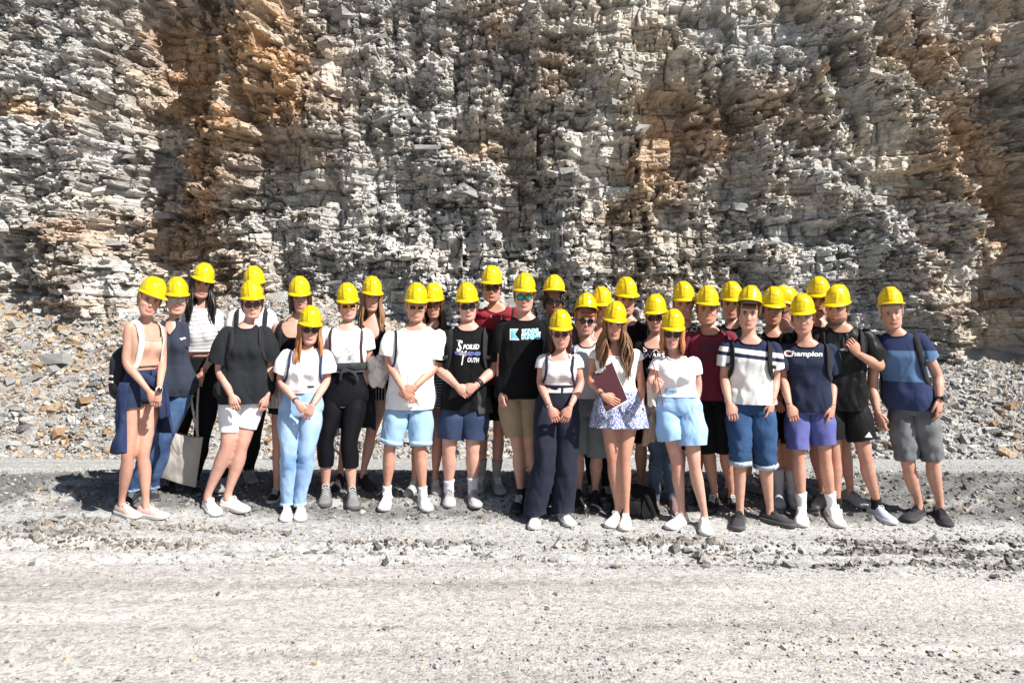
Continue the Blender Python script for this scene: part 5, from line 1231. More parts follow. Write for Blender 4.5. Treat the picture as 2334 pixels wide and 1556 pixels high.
# 4
c = build_person(dict(label='man in a white t-shirt and black trousers mostly hidden behind the grey tee', top=(579,608), sl=(524,708), sr=(622,706), al=(512,1088), ar=(566,1072), hip=(565,880), hyaw=0, skin=FAIR, hair=LTBR, pose='back', tyaw=-8, roll=-2, hd=0.03))
helmet(c); hair_cap(c, LTBR, -.04, 70); shirt(c, cloth('white_tee', WHITE), 900, sleeve=.5); trousers(c, cloth('black_twill', (0.0085, 0.0075, 0.0095)), .3, 4.4, loose=.012)
shoes(c, 'sneaker', (.20, .20, .20), (.3, .3, .29), (.35, .35, .35), sock=(.22, .22, .23), sockh=.2); backpack(c, (.02, .02, .025), 'black backpack worn over a white t-shirt behind the girl in grey', body=False, x=.12)

# 5
c = build_person(dict(label='girl in an oversized charcoal t-shirt, white cycling shorts and white sneakers', sex='f', top=(573,640), sl=(508,746), sr=(612,744), el=(506,842), wl=(527,900), dl=(536,930), er=(609,838), wr=(608,905), dr=(600,935), front='l', hip=(556,890),
    kl=(519,1008), kr=(551,1012), al=(474,1137), ar=(520,1135), tl=(494,1175), tr=(556,1165), yaw=4, roll=-1, hyaw=2, skin=PALE, hair=(.07, .035, .02), shades=1, smile=.5, g=1.13, lk=1.08, ak=1.12, tyaw=2, sw=1.12, wmax=.15))
helmet(c); hair_cap(c, (.07, .035, .02), -.07, 60, .010); glasses(c, 'big', (.05, .02, .02), (.05, .02, .015))
shirt(c, cloth('charcoal_tee', (.016, .018, .021), .9, .08, .8), 917, 'crew', .06, sleeve=.85, loose=.040, straight=1.0, fold=.018, srad=1.25, sleeve_mat=None)
trousers(c, cloth('white_lycra', (0.7, 0.7, 0.74), .6, .03, .2), .1, (979, 975), loose=.003, name='cycling_shorts', fold=.002)
shoes(c, 'sneaker', (.74, .73, .71), (.74, .72, .69), size=1.02); backpack(c, (.02, .02, .024), 'black backpack with thin straps over the charcoal t-shirt', x=.10, wid=.018, body=True)

# 6
c = build_person(dict(label='girl with a dark bob, clear glasses and a black tank top', sex='f', top=(681,631), sl=(622,733), sr=(716,735), el=(616,815), wl=(619,880), dl=(626,905), hip=(665,880), al=(630,1112), ar=(676,1112), tl=(622,1140), roll=-3, hyaw=0, skin=(.58, .37, .28), hair=(.03, .012, .012), smile=.6, wmax=.12))
helmet(c); hair_long(c, (.03, .012, .012), .085, 50, 80, .01, .002, thick=.010); glasses(c, 'round', (.8, .8, .8), (.05, .03, .03), .08, 'glasses', thin=True)
shirt(c, cloth('black_ribbed', (0.01, 0.0095, 0.012)), 850, 'tank', .16, sleeve=0, loose=.002, straight=0, fold=.003, name='tank_top'); straps_over(c, cloth('black_ribbed', (0.01, 0.0095, 0.012)))
trousers(c, cloth('dark_shorts', (0.01, 0.01, 0.015)), .35, 1.25, loose=.02, name='shorts'); skirt(c, cloth('pale_overshirt', (0.62, 0.58, 0.52), kind='stripes', col2=(.40, .36, .32), p=dict(per=.03, duty=.25, ax=0)), 868, 925, .03, .012, 'tied_shirt', waves=6, off=.025)
shoes(c, 'sneaker', (.02, .02, .022), (.55, .54, .52), (.6, .6, .6)); backpack(c, (.017, .017, .02), 'black backpack on the girl with the dark bob', x=.14, wid=.028)

# 7
c = build_person(dict(label='small ginger girl in a white t-shirt and light blue jeans, hands crossed', sex='f', top=(709,698), sl=(644,795), sr=(752,796), el=(642,866), wl=(678,918), dl=(700,944), er=(745,866), wr=(712,925), dr=(692,960), pose='clasp', hip=(685,932),
    kl=(659,1028), kr=(698,1028), al=(653,1148), ar=(684,1148), tl=(649,1188), tr=(683,1188), roll=4, hyaw=6, nod=4, skin=PALE, hair=GINGER, shades=1, smile=.0, curl=.5, g=1.0, lk=1.0))
helmet(c); hair_long(c, (.36, .155, .06), .235, 50, 110, .035, .006, thick=.0095); glasses(c, 'round', thin=False, w_=.0235)
shirt(c, cloth('white_cotton', (0.73, 0.72, 0.75), .85, .04, .9), 893, 'crew', .07, sleeve=.72, loose=.024, straight=.75, fold=.015, srad=1.22, tuck=True)
trousers(c, cloth('light_denim', (0.17, 0.29, 0.5), .9, .1, .5, kind='denim', col2=(.42, .56, .74)), .44, 4.72, loose=.009, name='jeans', kneeb=1, cuff=cloth('denim_cuff', (0.38, 0.52, 0.68)), waistband=cloth('light_denim_band', (0.2, 0.33, 0.55)))
ribbon(c, 'belt', [c['surf'](.44, t_, .022) for t_ in (-1.0, -.5, 0, .5, 1.0)], .010, plain('dark_belt', (.02, .02, .03)), c['root'])
shoes(c, 'sneaker', (.78, .77, .75), (.78, .76, .73), (.8, .8, .78)); backpack(c, (.03, .04, .10), 'blue thin-strapped bag on the small ginger girl', x=.12, wid=.010, body=False); band_at(c, 'l', .22, .002, .05, plain('black_band', (.03, .03, .03)), 'bracelet')

# 8
c = build_person(dict(label='girl in orange-framed sunglasses, white t-shirt and black leggings with hiking boots', sex='f', top=(791,646), sl=(736,748), sr=(843,750), el=(742,838), wl=(752,905), er=(838,832), wr=(822,905), dr=(814,940), hip=(786,905),
    kl=(742,1000), kr=(796,1003), al=(742,1115), ar=(801,1120), tl=(738,1162), tr=(808,1168), roll=-2, hyaw=5, skin=(.66, .42, .32), hair=(.18, .09, .04), shades=1, smile=1.0, g=1.16, lk=1.12, ak=1.12, eb=.05, wmax=.1))
helmet(c); hair_cap(c, (.18, .09, .04), -.05, 66, .004); glasses(c, 'square', (.008, .008, .01), (.80, .36, .05))
shirt(c, cloth('white_cotton', (0.75, 0.74, 0.77), .85, .04, .9), 846, 'crew', .08, sleeve=.48, loose=.006, straight=.15, fold=.010)
pm = plain('faded_print', (.48, .36, .20), .8); pk = plain('lilac_print', (.42, .38, .46), .8)
for i in range(14):
    x0, y0 = 775+random.uniform(-4, 32), 786+i*2.4; patch(c, [(x0, y0), (x0+random.uniform(4, 12), y0-1), (x0+random.uniform(4, 10), y0+1.5), (x0+1, y0+2)], pm if i % 3 else pk, 'faded_print', 2)
trousers(c, cloth('black_lycra', (0.0065, 0.0065, 0.009), .42, .05, .35, 400, .0), .42, (1062, 1066), loose=.004, name='leggings', fold=.003)
jm = cloth('black_nylon', (0.03, 0.032, 0.036), .6, .15, 1.0); ribbon(c, 'tied_jacket', [c['surf'](.50, t_, .03) for t_ in np.linspace(-3.1, 3.1, 12)], .036, jm, c['root'], .010)
ribbon(c, 'jacket_sleeve', [c['surf'](.46, .0, .04), c['surf'](.40, .35, .055), c['surf'](.28, .50, .035)], .014, jm, c['root'], .006); ribbon(c, 'jacket_sleeve', [c['surf'](.46, .0, .04), c['surf'](.40, -.15, .045), c['surf'](.30, -.18, .03)], .014, jm, c['root'], .006)
skirt(c, jm, 862, 985, .05, .02, 'hanging_jacket', R(95), R(250), 4, .03)
shoes(c, 'boot', (.16, .16, .165), (.12, .12, .12), (.45, .45, .43), rough=.9, size=1.08); backpack(c, (.06, .035, .03), 'thin brown bag straps over the white t-shirt beside the orange sunglasses', x=.125, wid=.011, body=False)

# 9
c = build_person(dict(label='girl with long light brown hair and glasses in a black tank top', sex='f', top=(848,631), sl=(812,732), sr=(888,730), el=(808,820), er=(884,812), wr=(862,850), dr=(852,860), front='r', hip=(850,890), kl=(790,990), kr=(846,985), al=(776,1082), ar=(828,1085), tr=(845,1112), roll=2, hyaw=6, skin=PALE, hair=LTBR, smile=.2, pose='back'))
helmet(c); hair_long(c, (.25, .14, .075), .25, 50, 110, .045, .008, thick=.0105); glasses(c, 'square', (.8, .8, .8), (.20, .05, .03), .08, 'glasses', thin=True)
m = cloth('black_jersey', (0.0095, 0.0095, 0.0115)); shirt(c, m, 840, 'tank', .20, sleeve=0, loose=.003, straight=0, fold=.004, name='tank_top'); straps_over(c, m, wid=.018)
trousers(c, cloth('striped_shorts', (0.009, 0.009, 0.011), kind='stripes', col2=(.6, .6, .6), p=dict(per=.026, duty=.16, ax=0, wob=.02)), .42, (912, 912), loose=.03, name='striped_shorts'); shoes(c, 'hightop', (.025, .024, .026), (.03, .03, .03), (.02, .02, .02))
bundle = MB(); pc = W(862, 846, c['d0']-.26)
ph_ = np.linspace(-PI/2*.98, PI/2*.98, 26); th_ = np.linspace(0, 2*PI, 34, endpoint=False); Pb = np.stack([np.outer(np.cos(ph_), np.cos(th_)), np.outer(np.cos(ph_), np.sin(th_)), np.outer(np.sin(ph_), np.ones(34))], -1)
fb = 1+.30*(1-np.abs(vn(Pb[..., 0]*2.2+Pb[..., 2]*1.2, Pb[..., 1]*2.5, Pb[..., 2]*2.8, 3)*2-1)*2); bundle.grid(Pb*fb[..., None]*np.array([.085, .07, .125])+np.array(tuple(pc)), True, True, True)
t = thing('folded_jacket', pc, 'white and pink bundled jacket held by the girl in the black tank top', 'jacket'); bundle.build('bundle', cloth('pale_pink_cloth', (0.68, 0.6, 0.58), .9, .12, 1.2), t)

# 10
c = build_person(dict(label='man in a plain loose white t-shirt and light blue shorts, hands folded', top=(950,646), sl=(880,754), sr=(1012,752), el=(888,826), wl=(920,888), dl=(940,915), er=(990,838), wr=(944,882), dr=(920,900), pose='clasp', hip=(936,920),
    kl=(888,1022), kr=(958,1026), al=(882,1122), ar=(963,1124), tl=(871,1168), tr=(978,1170), roll=2, hyaw=4, skin=(.62, .37, .26), hair=BLOND, shades=1, smile=1.0, g=.96, curl=.45))
helmet(c); hair_cap(c, BLOND, -.03, 72, .003); glasses(c, 'square', (.008, .008, .01), (.55, .28, .16))
shirt(c, cloth('white_tee', (0.76, 0.76, 0.75), .85, .04, 1.1), 930, 'crew', .055, sleeve=.70, loose=.034, straight=.9, fold=.017, srad=1.2)
trousers(c, cloth('pale_blue_twill', (0.27, 0.42, 0.6), .9, .07, .5), .1, (1008, 1010), loose=.028, name='shorts', cuff=cloth('pale_blue_cuff', (0.34, 0.48, 0.64)))
shoes(c, 'sneaker', (.66, .66, .66), (.7, .69, .66), sock=(.66, .66, .68), sockh=.17); backpack(c, (.02, .02, .03), 'bag with a thin dark strap on the man in the white t-shirt', sides='l', x=.10, wid=.009, body=False)

# 11
c = build_person(dict(label='girl with long dark hair and brown sunglasses between white and black t-shirts', sex='f', top=(988,646), sl=(950,742), sr=(1028,740), hip=(985,900), al=(945,1094), ar=(992,1092), kr=(998,1000), roll=0, hyaw=-4, skin=(.55, .34, .25), hair=DKBR, shades=1, smile=.9, yaw=-6))
helmet(c); hair_long(c, (.05, .028, .018), .38, 52, 90, .03, .006, thick=.010); glasses(c, 'big', (.10, .03, .015), (.06, .02, .01))
shirt(c, cloth('dark_knit', (0.035, 0.035, 0.045)), .5, 'crew', .1, sleeve=.5, loose=.006); skirt(c, cloth('striped_knit', (0.03, 0.04, 0.07), kind='stripes', col2=(.45, .48, .52), p=dict(per=.026, duty=.42, wob=.02)), 850, 925, .02, .006, 'striped_skirt', waves=4, off=.02)
shoes(c, 'sneaker', (.34, .34, .33), (.4, .4, .38))

# 12
c = build_person(dict(label='man in a black t-shirt with white script lettering and navy shorts, hands clasped', top=(1064,645), sl=(1006,752), sr=(1126,752), el=(1000,838), wl=(1042,880), dl=(1062,897), er=(1130,838), wr=(1084,880), dr=(1062,893), pose='clasp', hip=(1060,920),
    kl=(1024,1020), kr=(1078,1022), al=(1023,1115), ar=(1078,1116), tl=(1026,1172), tr=(1092,1170), roll=-2, hyaw=4, skin=PALE, hair=(.20, .09, .04), shades=1, smile=.1, g=1.14, lk=1.08, ak=1.12, curl=.6))
helmet(c); hair_cap(c, (.20, .09, .04), -.03, 68, .008); glasses(c, 'square', (.012, .012, .013), (.01, .01, .01))
shirt(c, cloth('black_tee', BLACKC), 930, 'crew', .06, sleeve=.82, loose=.026, straight=.9, fold=.012, srad=1.2)
wp = plain('white_print', (.72, .72, .72), .7); bp_ = plain('blue_print', (.10, .13, .33), .7); gp = plain('dusky_print', (.22, .20, .24), .7)
lettering(c, 'THE', 1045, 776, 8, wp); lettering(c, 'S', 1048, 788, 13, wp, shear=.3, height=25, bold=.03); lettering(c, 'POILED', 1074, 790, 36, wp, shear=.25, bold=.03, height=11)
for x0, y0, w_, h_, mm in ((1036,799,16,9,bp_), (1052,801,12,11,gp), (1064,800,16,10,bp_), (1080,801,16,9,bp_), (1046,803,8,6,plain('tan_print', (.42,.28,.2), .7))): patch(c, [(x0, y0+h_*.4), (x0+w_*.3, y0), (x0+w_, y0+1), (x0+w_*1.02, y0+h_*.8), (x0+w_*.5, y0+h_*1.1), (x0+2, y0+h_*.9)], mm, 'photo_print', 3)
lettering(c, 'Y', 1058, 815, 13, wp, shear=.45, height=32, bold=.03); lettering(c, 'OUTH', 1079, 820, 26, wp, shear=.2, bold=.03, height=11, rot=-3)
trousers(c, cloth('navy_shell', (0.028, 0.042, 0.085), .55, .08, .6), .1, (1002, 1004), loose=.032, name='shorts'); shoes(c, 'sneaker', (.36, .36, .37), (.5, .49, .47), (.18, .18, .19), sock=(.52, .52, .58), sockh=.20, mark=('swoosh', (.01, .01, .012)))
backpack(c, (.022, .022, .025), 'black backpack with wide buckled straps over the script-lettered t-shirt', x=.12, wid=.030, buckle=True); band_at(c, 'r', .3, .003, .13, plain('watch_strap', (.012, .012, .013), .5), 'wristwatch')
skirt(c, cloth('black_nylon', (0.03, 0.032, 0.036), .6, .15, 1.0), 875, 940, .03, .012, 'hanging_jacket', R(25), R(120), 3, .03)

# 13
c = build_person(dict(label='tall man in a dark red polo shirt and sunglasses, black shorts', top=(1121,607), sl=(1076,706), sr=(1186,704), hip=(1120,860), al=(1098,1086), ar=(1132,1088), tr=(1142,1124), hyaw=0, nod=-1, skin=TAN, hair=DKBR, shades=1, smile=.0, nk=.95, g=.95))
helmet(c); hair_cap(c, DKBR, -.03, 70); glasses(c, 'square', (.02, .01, .01), (.012, .01, .01), w_=.026)
m = cloth('red_pique', (0.2, 0.018, 0.03)); shirt(c, m, 874, 'v', .10, sleeve=.6, loose=.018, collar=m)
for g in (-1, 1):
    mb = MB(); s_ = c['surf']; P = [[s_(1.09, g*1.9, .006), s_(1.085, g*1.2, .008), s_(1.07, g*.7, .010), s_(1.0, g*.18, .012)], [s_(1.045, g*1.9, .022), s_(1.035, g*1.3, .022), s_(.985, g*.80, .022), s_(.955, g*.36, .018)]]; mb.grid(P, False); o = mb.build('collar', m, c['root']); q_ = o.modifiers.new('thickness', 'SOLIDIFY'); q_.thickness = .004
patch(c, [(1117.5,719),(1120.5,719),(1120.5,724),(1117.5,724)], plain('white_button', (.75, .75, .72)), 'button', 1); patch(c, [(1142,722),(1144,722),(1144,729),(1142,729)], plain('white_thread', (.7, .7, .7)), 'chest_logo', 1)
trousers(c, cloth('black_shorts', (0.0065, 0.0065, 0.0075)), .1, (958, 960), loose=.03, name='shorts'); shoes(c, 'sneaker', (.26, .255, .25), (.4, .4, .38), sock=(.28, .27, .27), sockh=.27); backpack(c, (.015, .015, .017), 'dark backpack strap over the red polo shirt', sides='r', x=.13, wid=.010, body=False)

# 14
c = build_person(dict(label='tall man in green-mirrored sunglasses and a black t-shirt with blue lettering', top=(1195,624), sl=(1137,730), sr=(1254,730), el=(1140,824), wl=(1142,890), er=(1252,822), hip=(1182,890), kl=(1181,1020), kr=(1210,1018), al=(1187,1128), ar=(1222,1126), hyaw=0, nod=1, skin=FAIR, hair=(.16, .09, .05), shades=1, smile=.1, wmax=.1, sw=1.0))
helmet(c); hair_cap(c, (.16, .09, .05), -.04, 68, .007); glasses(c, 'square', (.02, .36, .24), (.012, .012, .012))
shirt(c, cloth('black_tee', BLACKC), 906, 'crew', .05, sleeve=.75, loose=.030, straight=1.0, fold=.016, srad=1.25)
bl = plain('sky_print', (.10, .42, .66), .7); wp2 = plain('ice_print', (.60, .74, .80), .7)
lettering(c, 'K', 1173, 762, 21, wp2, bold=.16, height=25, lift=.003); lettering(c, 'K', 1173, 762, 15, bl, bold=.05, height=19, lift=.006)
lettering(c, 'KARL', 1211, 755, 42, wp2, bold=.10, height=12, rot=3, lift=.003); lettering(c, 'KARL', 1211, 755, 38, bl, bold=.02, height=9, rot=3, lift=.006)
lettering(c, 'KANI', 1210, 767, 42, wp2, bold=.10, height=12, rot=1, lift=.003); lettering(c, 'KANI', 1210, 767, 38, bl, bold=.02, height=9, rot=1, lift=.006)
trousers(c, cloth('khaki_twill', (0.3, 0.225, 0.14), .9, .08, .5), .1, (995, 997), loose=.028, name='chino_shorts'); shoes(c, 'sneaker', (.02, .02, .022), (.04, .04, .04), sock=(.02, .02, .02), sockh=.15)

# 15
c = build_person(dict(label='man with curly black hair and round sunglasses, brown shirt, behind the row', top=(1263,634), sl=(1218,738), sr=(1308,738), hip=(1265,880), al=(1262,1110), ar=(1300,1112), hyaw=2, skin=BROWN, hair=BLK, shades=1, smile=.4, tip=-16, hup=.018, lip=(.25, .09, .08)))
helmet(c); curls(c, BLK, 150, -.07, (.012, .018), 38, .016); glasses(c, 'round', (.006, .006, .008), (.01, .01, .01), w_=.026)
shirt(c, cloth('brown_shirt', (0.14, 0.1, 0.09)), 900, 'v', .12, sleeve=.6); trousers(c, cloth('grey_trousers', (0.08, 0.08, 0.085)), .3, 4.6, loose=.015); shoes(c, 'sneaker', (.03, .03, .03), (.06, .06, .06))

# 17
c = build_person(dict(label='ginger man in a white ringer t-shirt, helmet tipped back', top=(1337,677), sl=(1292,786), sr=(1384,786), hip=(1340,930), al=(1319,1120), ar=(1357,1122), tl=(1316,1172), tr=(1358,1172), hyaw=8, roll=3, skin=PALE, hair=GINGER, shades=1, smile=1.0, tip=-22, hup=.022, dd=.0, pose='back'))
helmet(c); hair_cap(c, GINGER, -.04, 62, .008); glasses(c, 'round', (.01, .01, .012), (.012, .012, .012), w_=.026)
fr = MB()
for i in range(26): x_ = (i/25-.5)*.11; tube(fr, c['put'](np.array([(x_*.9, -.082, .085), (x_+.004, -.098, .062), (x_+.010, -.097, .040+.01*random.random())])*c['k']), np.array([.006, .006, .002]), 5)
fr.build('fringe', hair_mat(GINGER), c['root'])
shirt(c, cloth('white_cotton', (0.7, 0.7, 0.73), .85, .04, .9), 905, 'crew', .07, sleeve=.6, loose=.022, collar=cloth('black_collar', (0.01, 0.006, 0.006)))
trousers(c, cloth('grey_shorts', (0.2, 0.215, 0.22), .9, .1, .5), .2, (1032, 1034), loose=.034, name='shorts'); shoes(c, 'hightop', (.022, .022, .024), (.05, .05, .05), (.02, .02, .02)); backpack(c, (.03, .05, .14), 'blue backpack straps over the white ringer t-shirt', x=.16, wid=.022, body=False)

# 18
c = build_person(dict(label='ginger girl in a pale top mostly hidden behind the clipboard girl', sex='f', top=(1371,655), sl=(1332,756), sr=(1410,756), al=(1352,1108), ar=(1382,1108), hyaw=12, skin=PALE, hair=GINGER, smile=.6, roll=-2))
helmet(c); hair_cap(c, GINGER, -.06, 60, .008); shirt(c, cloth('pale_top', (0.66, 0.62, 0.6)), 900, 'scoop', .15, sleeve=.4, loose=.01); trousers(c, cloth('dark_shorts', (0.01, 0.01, 0.015)), .35, 4.4, loose=.006, name='leggings'); shoes(c, 'hightop', (.03, .03, .03), (.05, .05, .05))

# 20
c = build_person(dict(label='tall man in a plain black t-shirt behind the clipboard girl', top=(1428,633), sl=(1380,736), sr=(1484,736), al=(1422,1108), ar=(1462,1108), hyaw=10, skin=WARM, hair=(.12, .06, .03), smile=.1, tyaw=6, roll=2))
helmet(c); hair_cap(c, (.12, .06, .03), -.04, 64); shirt(c, cloth('black_tee', BLACKC), 910, 'crew', .09, sleeve=.6, loose=.022); trousers(c, cloth('black_shorts', (0.0065, 0.0065, 0.0075)), .2, 2.0, loose=.03, name='shorts'); shoes(c, 'sneaker', (.03, .03, .03), (.05, .05, .05))

# 21
c = build_person(dict(label='woman in a black sci-fi film t-shirt and jeans with a beige jacket over her arm', sex='f', top=(1494,672), sl=(1447,774), sr=(1540,776), el=(1450,850), wl=(1475,888), dl=(1490,892), front='l', hip=(1500,925), kl=(1500,1030), kr=(1524,1034), al=(1493,1135), ar=(1534,1136), hyaw=-6, roll=-2, skin=PALE, hair=(.10, .07, .05), shades=1, smile=.6, g=1.02))
helmet(c); hair_cap(c, (.10, .07, .05), -.04, 66, .003); glasses(c, 'square', (.03, .012, .01), (.03, .012, .01), w_=.026)
shirt(c, cloth('black_tee', BLACKC), 905, 'scoop', .16, sleeve=.6, loose=.014, straight=.6); wpr = plain('white_print', (.72, .72, .72), .7)
lettering(c, 'STAR', 1492, 796, 46, wpr, bold=.02, height=12); lettering(c, 'WARS', 1492, 810, 46, wpr, bold=.02, height=11); patch(c, [(1472,840),(1480,822),(1496,828),(1492,850),(1478,856)], plain('green_print', (.16, .20, .15), .7), 'print', 3); lettering(c, 'MANDO', 1489, 876, 34, wpr, height=8)
ch = [c['surf'](1.07, -1.0, .004), c['surf'](.95, -.42, .004), c['surf'](.84, -.10, .006), c['surf'](.81, 0, .006), c['surf'](.84, .10, .006), c['surf'](.95, .42, .004), c['surf'](1.07, 1.0, .004)]; mb = MB(); P, u = smooth_path(ch, 30); tube(mb, P, np.full(30, .0016), 5); mb.build('necklace', plain('silver', (.7, .7, .7), .25, 1), c['root'])
chk = [c['nt'].lerp(Vector(tuple(c['surf'](1.1, 0))), .45)+Vector((math.cos(t_)*c['nr']*1.06, math.sin(t_)*c['nr']*1.06, .006*math.sin(t_*2))) for t_ in np.linspace(0, 2*PI, 24)]; mb = MB(); tube(mb, chk, np.full(24, .0028), 5, (0, 0, 1), False); mb.build('choker', plain('gold', (.6, .42, .15), .3, 1), c['root'])
trousers(c, cloth('mid_denim', (0.05, 0.075, 0.115), .9, .12, .5, kind='denim', col2=(.10, .14, .20)), .3, 4.6, loose=.008, name='jeans', kneeb=1); shoes(c, 'boot', (.20, .12, .12), (.12, .10, .1), (.3, .25, .25))
jp = W(1484, 925, c['d0']-.30); t = thing('beige_jacket', jp, 'beige and cream jacket draped over the arm of the woman in the black film t-shirt', 'jacket')
def drape(x0, y0, x1, y1, x2, y2, x3, y3, d, m, nm, th=.05):
    q = [W(x0, y0, d), W(x1, y1, d), W(x2, y2, d), W(x3, y3, d)]; rows = []; n = 20
    for side in (0, 1):
        for i in range(n):
            u_ = i/(n-1) if side == 0 else 1-i/(n-1); row = []
            for j in range(n):
                v_ = j/(n-1); p = q[0].lerp(q[3], u_).lerp(q[1].lerp(q[2], u_), v_); b_ = th*math.sin(PI*min(1, max(0, v_)))**.5*(.4+.6*u_)
                p = p+Vector((0, -b_*(1-2*side)+(float(vn(v_*6, u_*1.5, 0, 3))-.5)*.05*math.sin(PI*v_), -.02*abs(math.sin(v_*7)))); row.append(tuple(p))
            rows.append(row)
    mb = MB(); mb.grid(rows, False); return mb.build(nm, m, t)
drape(1478, 872, 1512, 880, 1502, 990, 1462, 1014, c['d0']-.24, cloth('beige_cloth', (0.34, 0.25, 0.175), .9, .1, 1.2), 'jacket_body'); drape(1474, 868, 1502, 872, 1500, 918, 1476, 922, c['d0']-.30, cloth('cream_cloth', (0.66, 0.6, 0.53), .9, .08, 1.2), 'cream_lining', .04)

# 23
c = build_person(dict(label='smiling man in a black and white patterned t-shirt behind the ginger girl', top=(1558,643), sl=(1510,748), sr=(1610,742), al=(1552,1110), ar=(1590,1110), hyaw=4, skin=(.60, .36, .27), hair=(.16, .09, .05), smile=1.0, g=1.05, nk=1.1))
helmet(c); hair_cap(c, (.16, .09, .05), -.03, 68); shirt(c, cloth('mottled_tee', (0.05, 0.05, 0.055), kind='print', col2=(.55, .56, .58), p=dict(s=26, s2=60, t=.05)), 905, 'crew', .07, sleeve=.6, loose=.02, collar=cloth('black_collar', (0.01, 0.006, 0.006))); trousers(c, cloth('black_shorts', (0.0065, 0.0065, 0.0075)), .2, 2.2, loose=.03, name='shorts'); shoes(c, 'sneaker', (.03, .03, .03), (.05, .05, .05))

# 24
c = build_person(dict(label='smiling young man in a maroon t-shirt with dark lettering and black shorts', top=(1612,653), sl=(1562,757), sr=(1674,756), hip=(1620,900), al=(1628,1128), ar=(1668,1128), tl=(1622,1155), tr=(1676,1155), hyaw=4, nod=1, skin=(.56, .34, .235), hair=(.14, .07, .035), smile=.9, pose='back', kl=(1614,1015), kr=(1652,1015)))
helmet(c); hair_cap(c, (.14, .07, .035), -.04, 66, .006); shirt(c, cloth('maroon_tee', (0.16, 0.022, 0.042), .9, .1, .8), 909, 'crew', .09, sleeve=.6, loose=.024, straight=.9, fold=.014, collar=cloth('dark_maroon', (0.05, 0.012, 0.018)))
lettering(c, 'ARMANI', 1622, 790, 52, plain('plum_print', (.05, .018, .035), .8), height=22, bold=.04); lettering(c, 'JEANS', 1622, 816, 52, plain('plum_print', (.05, .018, .035), .8), height=24, bold=.04)
trousers(c, cloth('black_denim', (0.01, 0.0095, 0.0105)), .2, (1028, 1024), loose=.026, name='shorts'); shoes(c, 'sneaker', (.022, .022, .024), (.05, .05, .05), mark=('stripes', (.6, .6, .6))); backpack(c, (.018, .018, .02), 'dark backpack with a narrow strap on the maroon t-shirt', sides='r', x=.13, wid=.010, body=False)

# 25
c = build_person(dict(label='young man in a black and green t-shirt standing at the back', top=(1667,643), sl=(1624,744), sr=(1716,744), al=(1664,1098), ar=(1706,1096), tr=(1728,1118), hyaw=4, skin=WARM, hair=(.10, .06, .04), smile=.1))
helmet(c); hair_cap(c, (.10, .06, .04), -.03, 68); shirt(c, cloth('green_black_tee', BLACKC, kind='bands', p=dict(b=[(0, (.03, .10, .07)), (W(0, 750, c['d0']).z-c['zf'], (.015, .016, .016))], shear=-.45)), 900, 'crew', .08, sleeve=.6, loose=.02)
trousers(c, cloth('black_shorts', (0.0065, 0.0065, 0.0075)), .2, 2.0, loose=.03, name='shorts'); shoes(c, 'sneaker', (.12, .12, .12), (.16, .16, .16), sock=(.2, .2, .2))

# 27
c = build_person(dict(label='dark-haired man with rimless glasses in a black t-shirt behind the striped one', top=(1762,655), sl=(1716,762), sr=(1812,760), el=(1722,850), wl=(1760,905), er=(1806,850), wr=(1780,905), pose='clasp', hip=(1775,900), al=(1776,1118), ar=(1806,1120), tl=(1777,1158), hyaw=6, skin=(.50, .29, .20), hair=BLK, smile=.0, kl=(1770,1010), kr=(1802,1010)))
helmet(c); hair_cap(c, BLK, -.04, 64); glasses(c, 'square', (.8, .8, .8), (.3, .28, .25), .10, 'glasses', thin=True, w_=.026); shirt(c, cloth('black_tee', BLACKC), 920, 'crew', .09, sleeve=.65, loose=.022)
trousers(c, cloth('black_shorts', (0.0065, 0.0065, 0.0075)), .2, (1000, 1002), loose=.028, name='shorts'); shoes(c, 'sneaker', (.42, .44, .5), (.45, .46, .5), sock=(.45, .46, .52), sockh=.30); backpack(c, (.018, .018, .02), 'black backpack on the man with rimless glasses', x=.13, wid=.022, body=False)

# 28
c = build_person(dict(label='person in a white t-shirt turned away, helmet showing behind the rimless glasses', sex='m', top=(1789,653), sl=(1752,756), sr=(1836,752), al=(1790,1100), ar=(1822,1100), hyaw=118, roll=-4, nod=6, skin=(.62, .36, .29), hair=(.25, .12, .06), smile=0, hd=.05, dd=.08))
helmet(c); hair_cap(c, (.25, .12, .06), -.04, 66); shirt(c, cloth('white_cotton', (0.73, 0.72, 0.75), .85, .04, .9), 900, 'crew', .05, sleeve=.6, loose=.018); trousers(c, cloth('dark_shorts', (0.01, 0.01, 0.015)), .3, 2.0, loose=.03, name='shorts'); shoes(c, 'sneaker', (.15, .15, .15), (.2, .2, .2))

# 30
c = build_person(dict(label='very tall man in a black t-shirt at the back, eyes lowered', top=(1866,632), sl=(1818,736), sr=(1920,740), al=(1876,1122), ar=(1938,1120), tl=(1868,1150), tr=(1962,1148), kl=(1858,1010), kr=(1925,1010), hip=(1890,880), hyaw=4, nod=6, skin=(.58, .35, .26), hair=(.10, .06, .04), smile=.0))
helmet(c); hair_cap(c, (.10, .06, .04), -.03, 68); shirt(c, cloth('black_tee', BLACKC), 900, 'crew', .09, sleeve=.6, loose=.022); trousers(c, cloth('black_shorts', (0.0065, 0.0065, 0.0075)), .2, 1.6, loose=.03, name='shorts'); shoes(c, 'sneaker', (.30, .30, .30), (.45, .44, .42), (.1, .1, .1))

